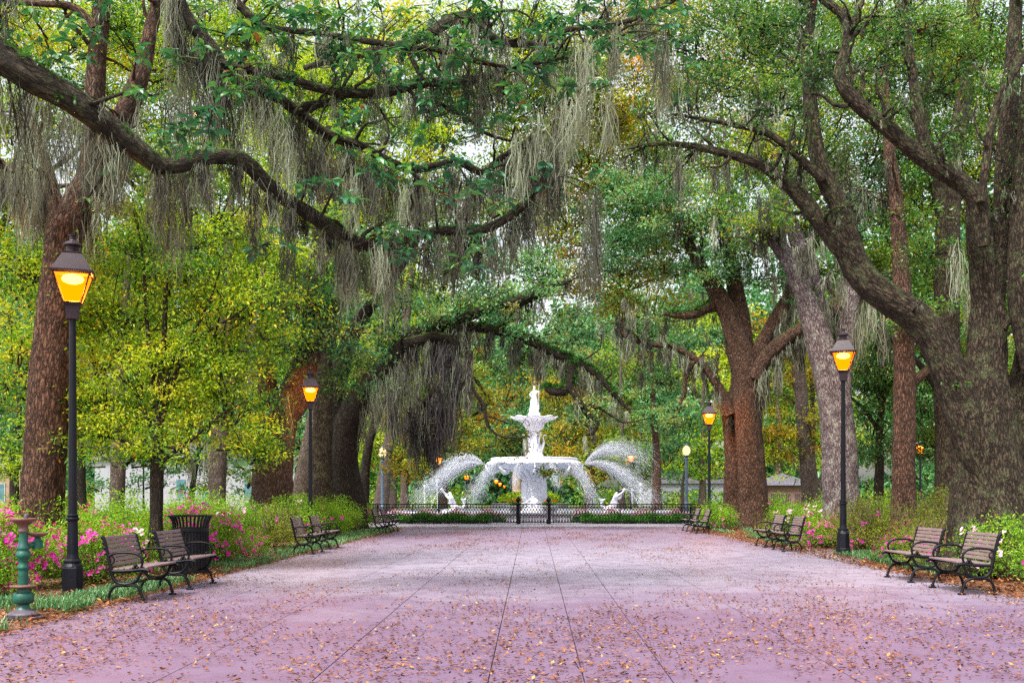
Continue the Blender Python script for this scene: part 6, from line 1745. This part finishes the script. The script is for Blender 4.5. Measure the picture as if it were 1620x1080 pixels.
# middle distance, both sides
simple_tree('broad_tree', 'dark leathery leaved tree between the lichen trunk and slim red trunk', 1392, 36, 18, 520, 4, BK_DARK, DG,
    [(1390, 600, 55, 70, 36), (1380, 680, 55, 50, 36), (1470, 650, 60, 60, 37), (1400, 540, 50, 50, 36), (1480, 560, 50, 60, 37), (1500, 700, 50, 40, 37)], 1.2)
simple_tree('broad_tree', 'dark trunked tree just left of the massive oak bole', 1497, 34, 30, 420, -6, BK_DARK, MG,
    [(1480, 500, 60, 70, 35), (1540, 560, 60, 80, 36), (1440, 430, 60, 60, 36), (1600, 620, 60, 90, 37)], .9)
simple_tree('broad_tree', 'gold and green tree between the twin oak and lichen trunk', 1290, 48, 14, 520, -10, BK_FAR, OG,
    [(1260, 600, 55, 60, 47), (1240, 680, 50, 50, 47), (1285, 690, 40, 50, 46), (1230, 540, 50, 50, 48), (1290, 540, 50, 60, 48), (1350, 560, 50, 60, 48)], .9)
simple_tree('broad_tree', 'green tree at the right edge behind the massive oak', 1640, 40, 26, 420, -8, BK_FAR, TG,
    [(1600, 700, 60, 70, 40), (1580, 560, 60, 80, 40), (1620, 420, 70, 90, 40), (1540, 460, 50, 70, 41)], .9)
simple_tree('broad_tree', 'blue green tree at the far left edge behind the leaning trunk', 22, 52, 18, 620, 8, BK_DARK, TG,
    [(20, 690, 60, 40, 52), (-10, 600, 60, 60, 52), (60, 640, 50, 50, 53), (90, 720, 40, 30, 53), (20, 520, 70, 70, 53)], .9)
simple_tree('broad_tree', 'dark trunk behind the leaning brown trunk, with green leaves', 128, 44, 22, 560, -4, BK_DARK, MG,
    [(130, 660, 60, 50, 44), (110, 560, 70, 70, 44), (60, 470, 80, 80, 45), (180, 480, 90, 80, 45)], .9)
simple_tree('broad_tree', 'leathery dark tree seen low between the pale trunks on the left', 300, 50, 12, 660, 20, BK_DARK, TG,
    [(300, 730, 60, 26, 50), (370, 740, 50, 26, 50), (250, 715, 60, 30, 51), (380, 680, 60, 40, 51), (130, 740, 40, 20, 52), (220, 765, 50, 16, 50), (320, 768, 50, 14, 50), (160, 772, 40, 14, 50), (390, 765, 40, 18, 50)], .85)
simple_tree('broad_tree', 'dark shrubby tree between the ridged trunk and mossy trunk', 470, 50, 12, 660, 6, BK_DARK, TG,
    [(475, 690, 40, 60, 50), (480, 760, 36, 30, 50), (470, 600, 40, 60, 51)], .9)
simple_tree('slim_pine', 'slim bare reddish trunk right of the fountain with a pale leaf tuft', 1038, 62, 16, 520, -6, BK_BROWN, TG,
    [(1040, 660, 40, 18, 61), (1020, 650, 28, 16, 61), (1070, 640, 30, 20, 61), (1030, 600, 30, 24, 62), (1036, 540, 40, 40, 62)], .8, fork=False)
# right behind the fountain circle
for i, (px, d, w, top, lean, leaf, cl, lab) in enumerate([
    (700, 74, 12, 520, 10, MG, [(690, 740, 50, 36, 74), (650, 700, 50, 50, 74), (730, 700, 50, 50, 75), (670, 620, 60, 60, 76), (740, 620, 50, 50, 76)], 'green round tree behind the left water spray'),
    (620, 70, 14, 500, -6, YG, [(620, 730, 45, 45, 70), (590, 680, 50, 50, 70), (640, 640, 60, 60, 71), (570, 740, 40, 40, 70), (600, 560, 70, 70, 72)], 'yellow green tree behind the left globe lamp'),
    (930, 76, 12, 560, 6, OG, [(930, 740, 45, 40, 76), (960, 690, 50, 50, 76), (900, 690, 45, 50, 77), (950, 620, 60, 60, 77), (890, 620, 45, 60, 78)], 'olive tree behind the right water spray'),
    (985, 70, 12, 560, -6, MG, [(990, 730, 40, 40, 70), (1010, 680, 50, 50, 70), (970, 640, 40, 40, 71), (1030, 740, 36, 36, 71), (1000, 580, 60, 60, 72)], 'green tree left of the slim bare trunk'),
    (1110, 80, 12, 560, 4, YG, [(1110, 690, 45, 50, 80), (1080, 730, 36, 40, 80), (1130, 740, 30, 30, 80), (1110, 610, 50, 60, 81)], 'pale yellow tree behind the twin trunked oak'),
    (1075, 66, 7, 700, 14, TG, [(1068, 700, 30, 40, 66), (1050, 730, 30, 30, 66), (1090, 660, 36, 36, 67)], 'small green tree behind the right globe lamp'),
    (845, 98, 12, 540, 0, TG, [(845, 700, 60, 60, 98), (800, 660, 60, 60, 98), (890, 660, 60, 60, 99), (845, 600, 70, 60, 100), (770, 720, 50, 40, 99), (780, 570, 60, 60, 101), (900, 570, 60, 60, 101)], 'hazy blue green tree directly behind the statue'),
    (640, 104, 12, 470, 0, YG, [(640, 560, 70, 70, 104), (560, 640, 60, 70, 104), (700, 520, 70, 60, 105), (640, 460, 80, 60, 106)], 'far green tree above the dark hanging moss'),
    (1000, 108, 12, 470, 0, TG, [(990, 560, 70, 60, 108), (1060, 540, 60, 60, 108), (940, 520, 60, 50, 109), (1100, 500, 60, 60, 110), (1010, 470, 70, 50, 110)], 'far blue green tree high right of the statue'),
    (420, 84, 14, 520, 0, YG, [(420, 720, 60, 50, 84), (380, 640, 70, 70, 84), (450, 560, 70, 70, 85), (330, 560, 80, 80, 86), (400, 470, 80, 70, 86)], 'far green tree behind the ridged trunk'),
    (190, 88, 14, 520, 0, YG, [(190, 700, 70, 40, 88), (120, 640, 80, 70, 88), (250, 620, 80, 80, 89), (60, 560, 90, 80, 90), (190, 520, 90, 80, 90)], 'far blue green tree above the white house'),
    (1230, 92, 14, 520, 0, YG, [(1230, 720, 50, 36, 92), (1170, 690, 50, 50, 92), (1290, 680, 60, 60, 92), (1230, 610, 70, 70, 93), (1170, 560, 70, 70, 94)], 'pale yellow far tree above the brick hut'),
    (1440, 96, 14, 520, 0, TG, [(1440, 720, 60, 40, 96), (1380, 700, 50, 50, 96), (1510, 690, 60, 60, 97), (1440, 620, 80, 70, 97), (1580, 700, 60, 60, 98)], 'far blue green tree behind the slim red trunk'),
    ]):
    simple_tree('far_tree', lab, px, d, w, top, lean, BK_FAR, leaf, cl, 1.1, 3.6, fork=False, group='trees across the park')

# bare twiggy shrub by the brick hut
T = Tree('bare_shrub', 'bare many stemmed shrub beside the brick hut', B0(1288, 56), BK_FAR, YG, cat='shrub')
for i in range(14):
    a = random.uniform(-1, 1)
    T.limb('s%d' % i, [(1288 + a * 3, 818, 5), (1288 + a * 14, 770, 3.6), (1288 + a * 34, 735, 2.4), (1288 + a * 56, 705, 1.2)], 56 + random.uniform(-1, 1), sides=5, main=True)
T.crown([(1262, 735, 40, 30, 56), (1300, 710, 40, 30, 56)], LS(3), cover=.35, depth=.5)
T.done()

# the far wood that closes the view: one mass nobody could count
mb = MB()
n = 190000
ang = rng.uniform(-.62, .62, n); dd = rng.uniform(128, 165, n)
ht = 30 + 9 * lattice_noise(ang * 11, 3) + 5 * lattice_noise(ang * 37, 5)
z = ht * rng.random(n) ** 1.0
gap = noise3(np.stack([ang * 26, z * .32, z * 0], -1), 1.5)
k = gap > -.62
P = np.stack([np.sin(ang) * dd, np.cos(ang) * dd, z], -1)[k]
leaves_at(mb, P, .95, .6, rnd=np.clip(.45 + .25 * noise3(P * .22, 3.0) + rng.normal(0, .15, len(P)), 0, .97))
o = mb.build('far_wood', TG); o['kind'] = 'stuff'
# low planting across the far lawn
mb = MB(); n = 26000
x = rng.uniform(-60, 70, n); y = rng.uniform(100, 124, n)
k = (np.abs(x - 1.5) > 6) & (noise3(np.stack([x * .25, y * .1, x * 0], -1), 2) > -.3)
leaves_at(mb, np.stack([x[k], y[k], 1.9 * rng.random(k.sum()) ** 1.3], -1), .42, .55)
o = mb.build('far_undergrowth', MG); o['kind'] = 'stuff'

# tidy helper properties
for o in bpy.data.objects:
    if '_base' in o: del o['_base']
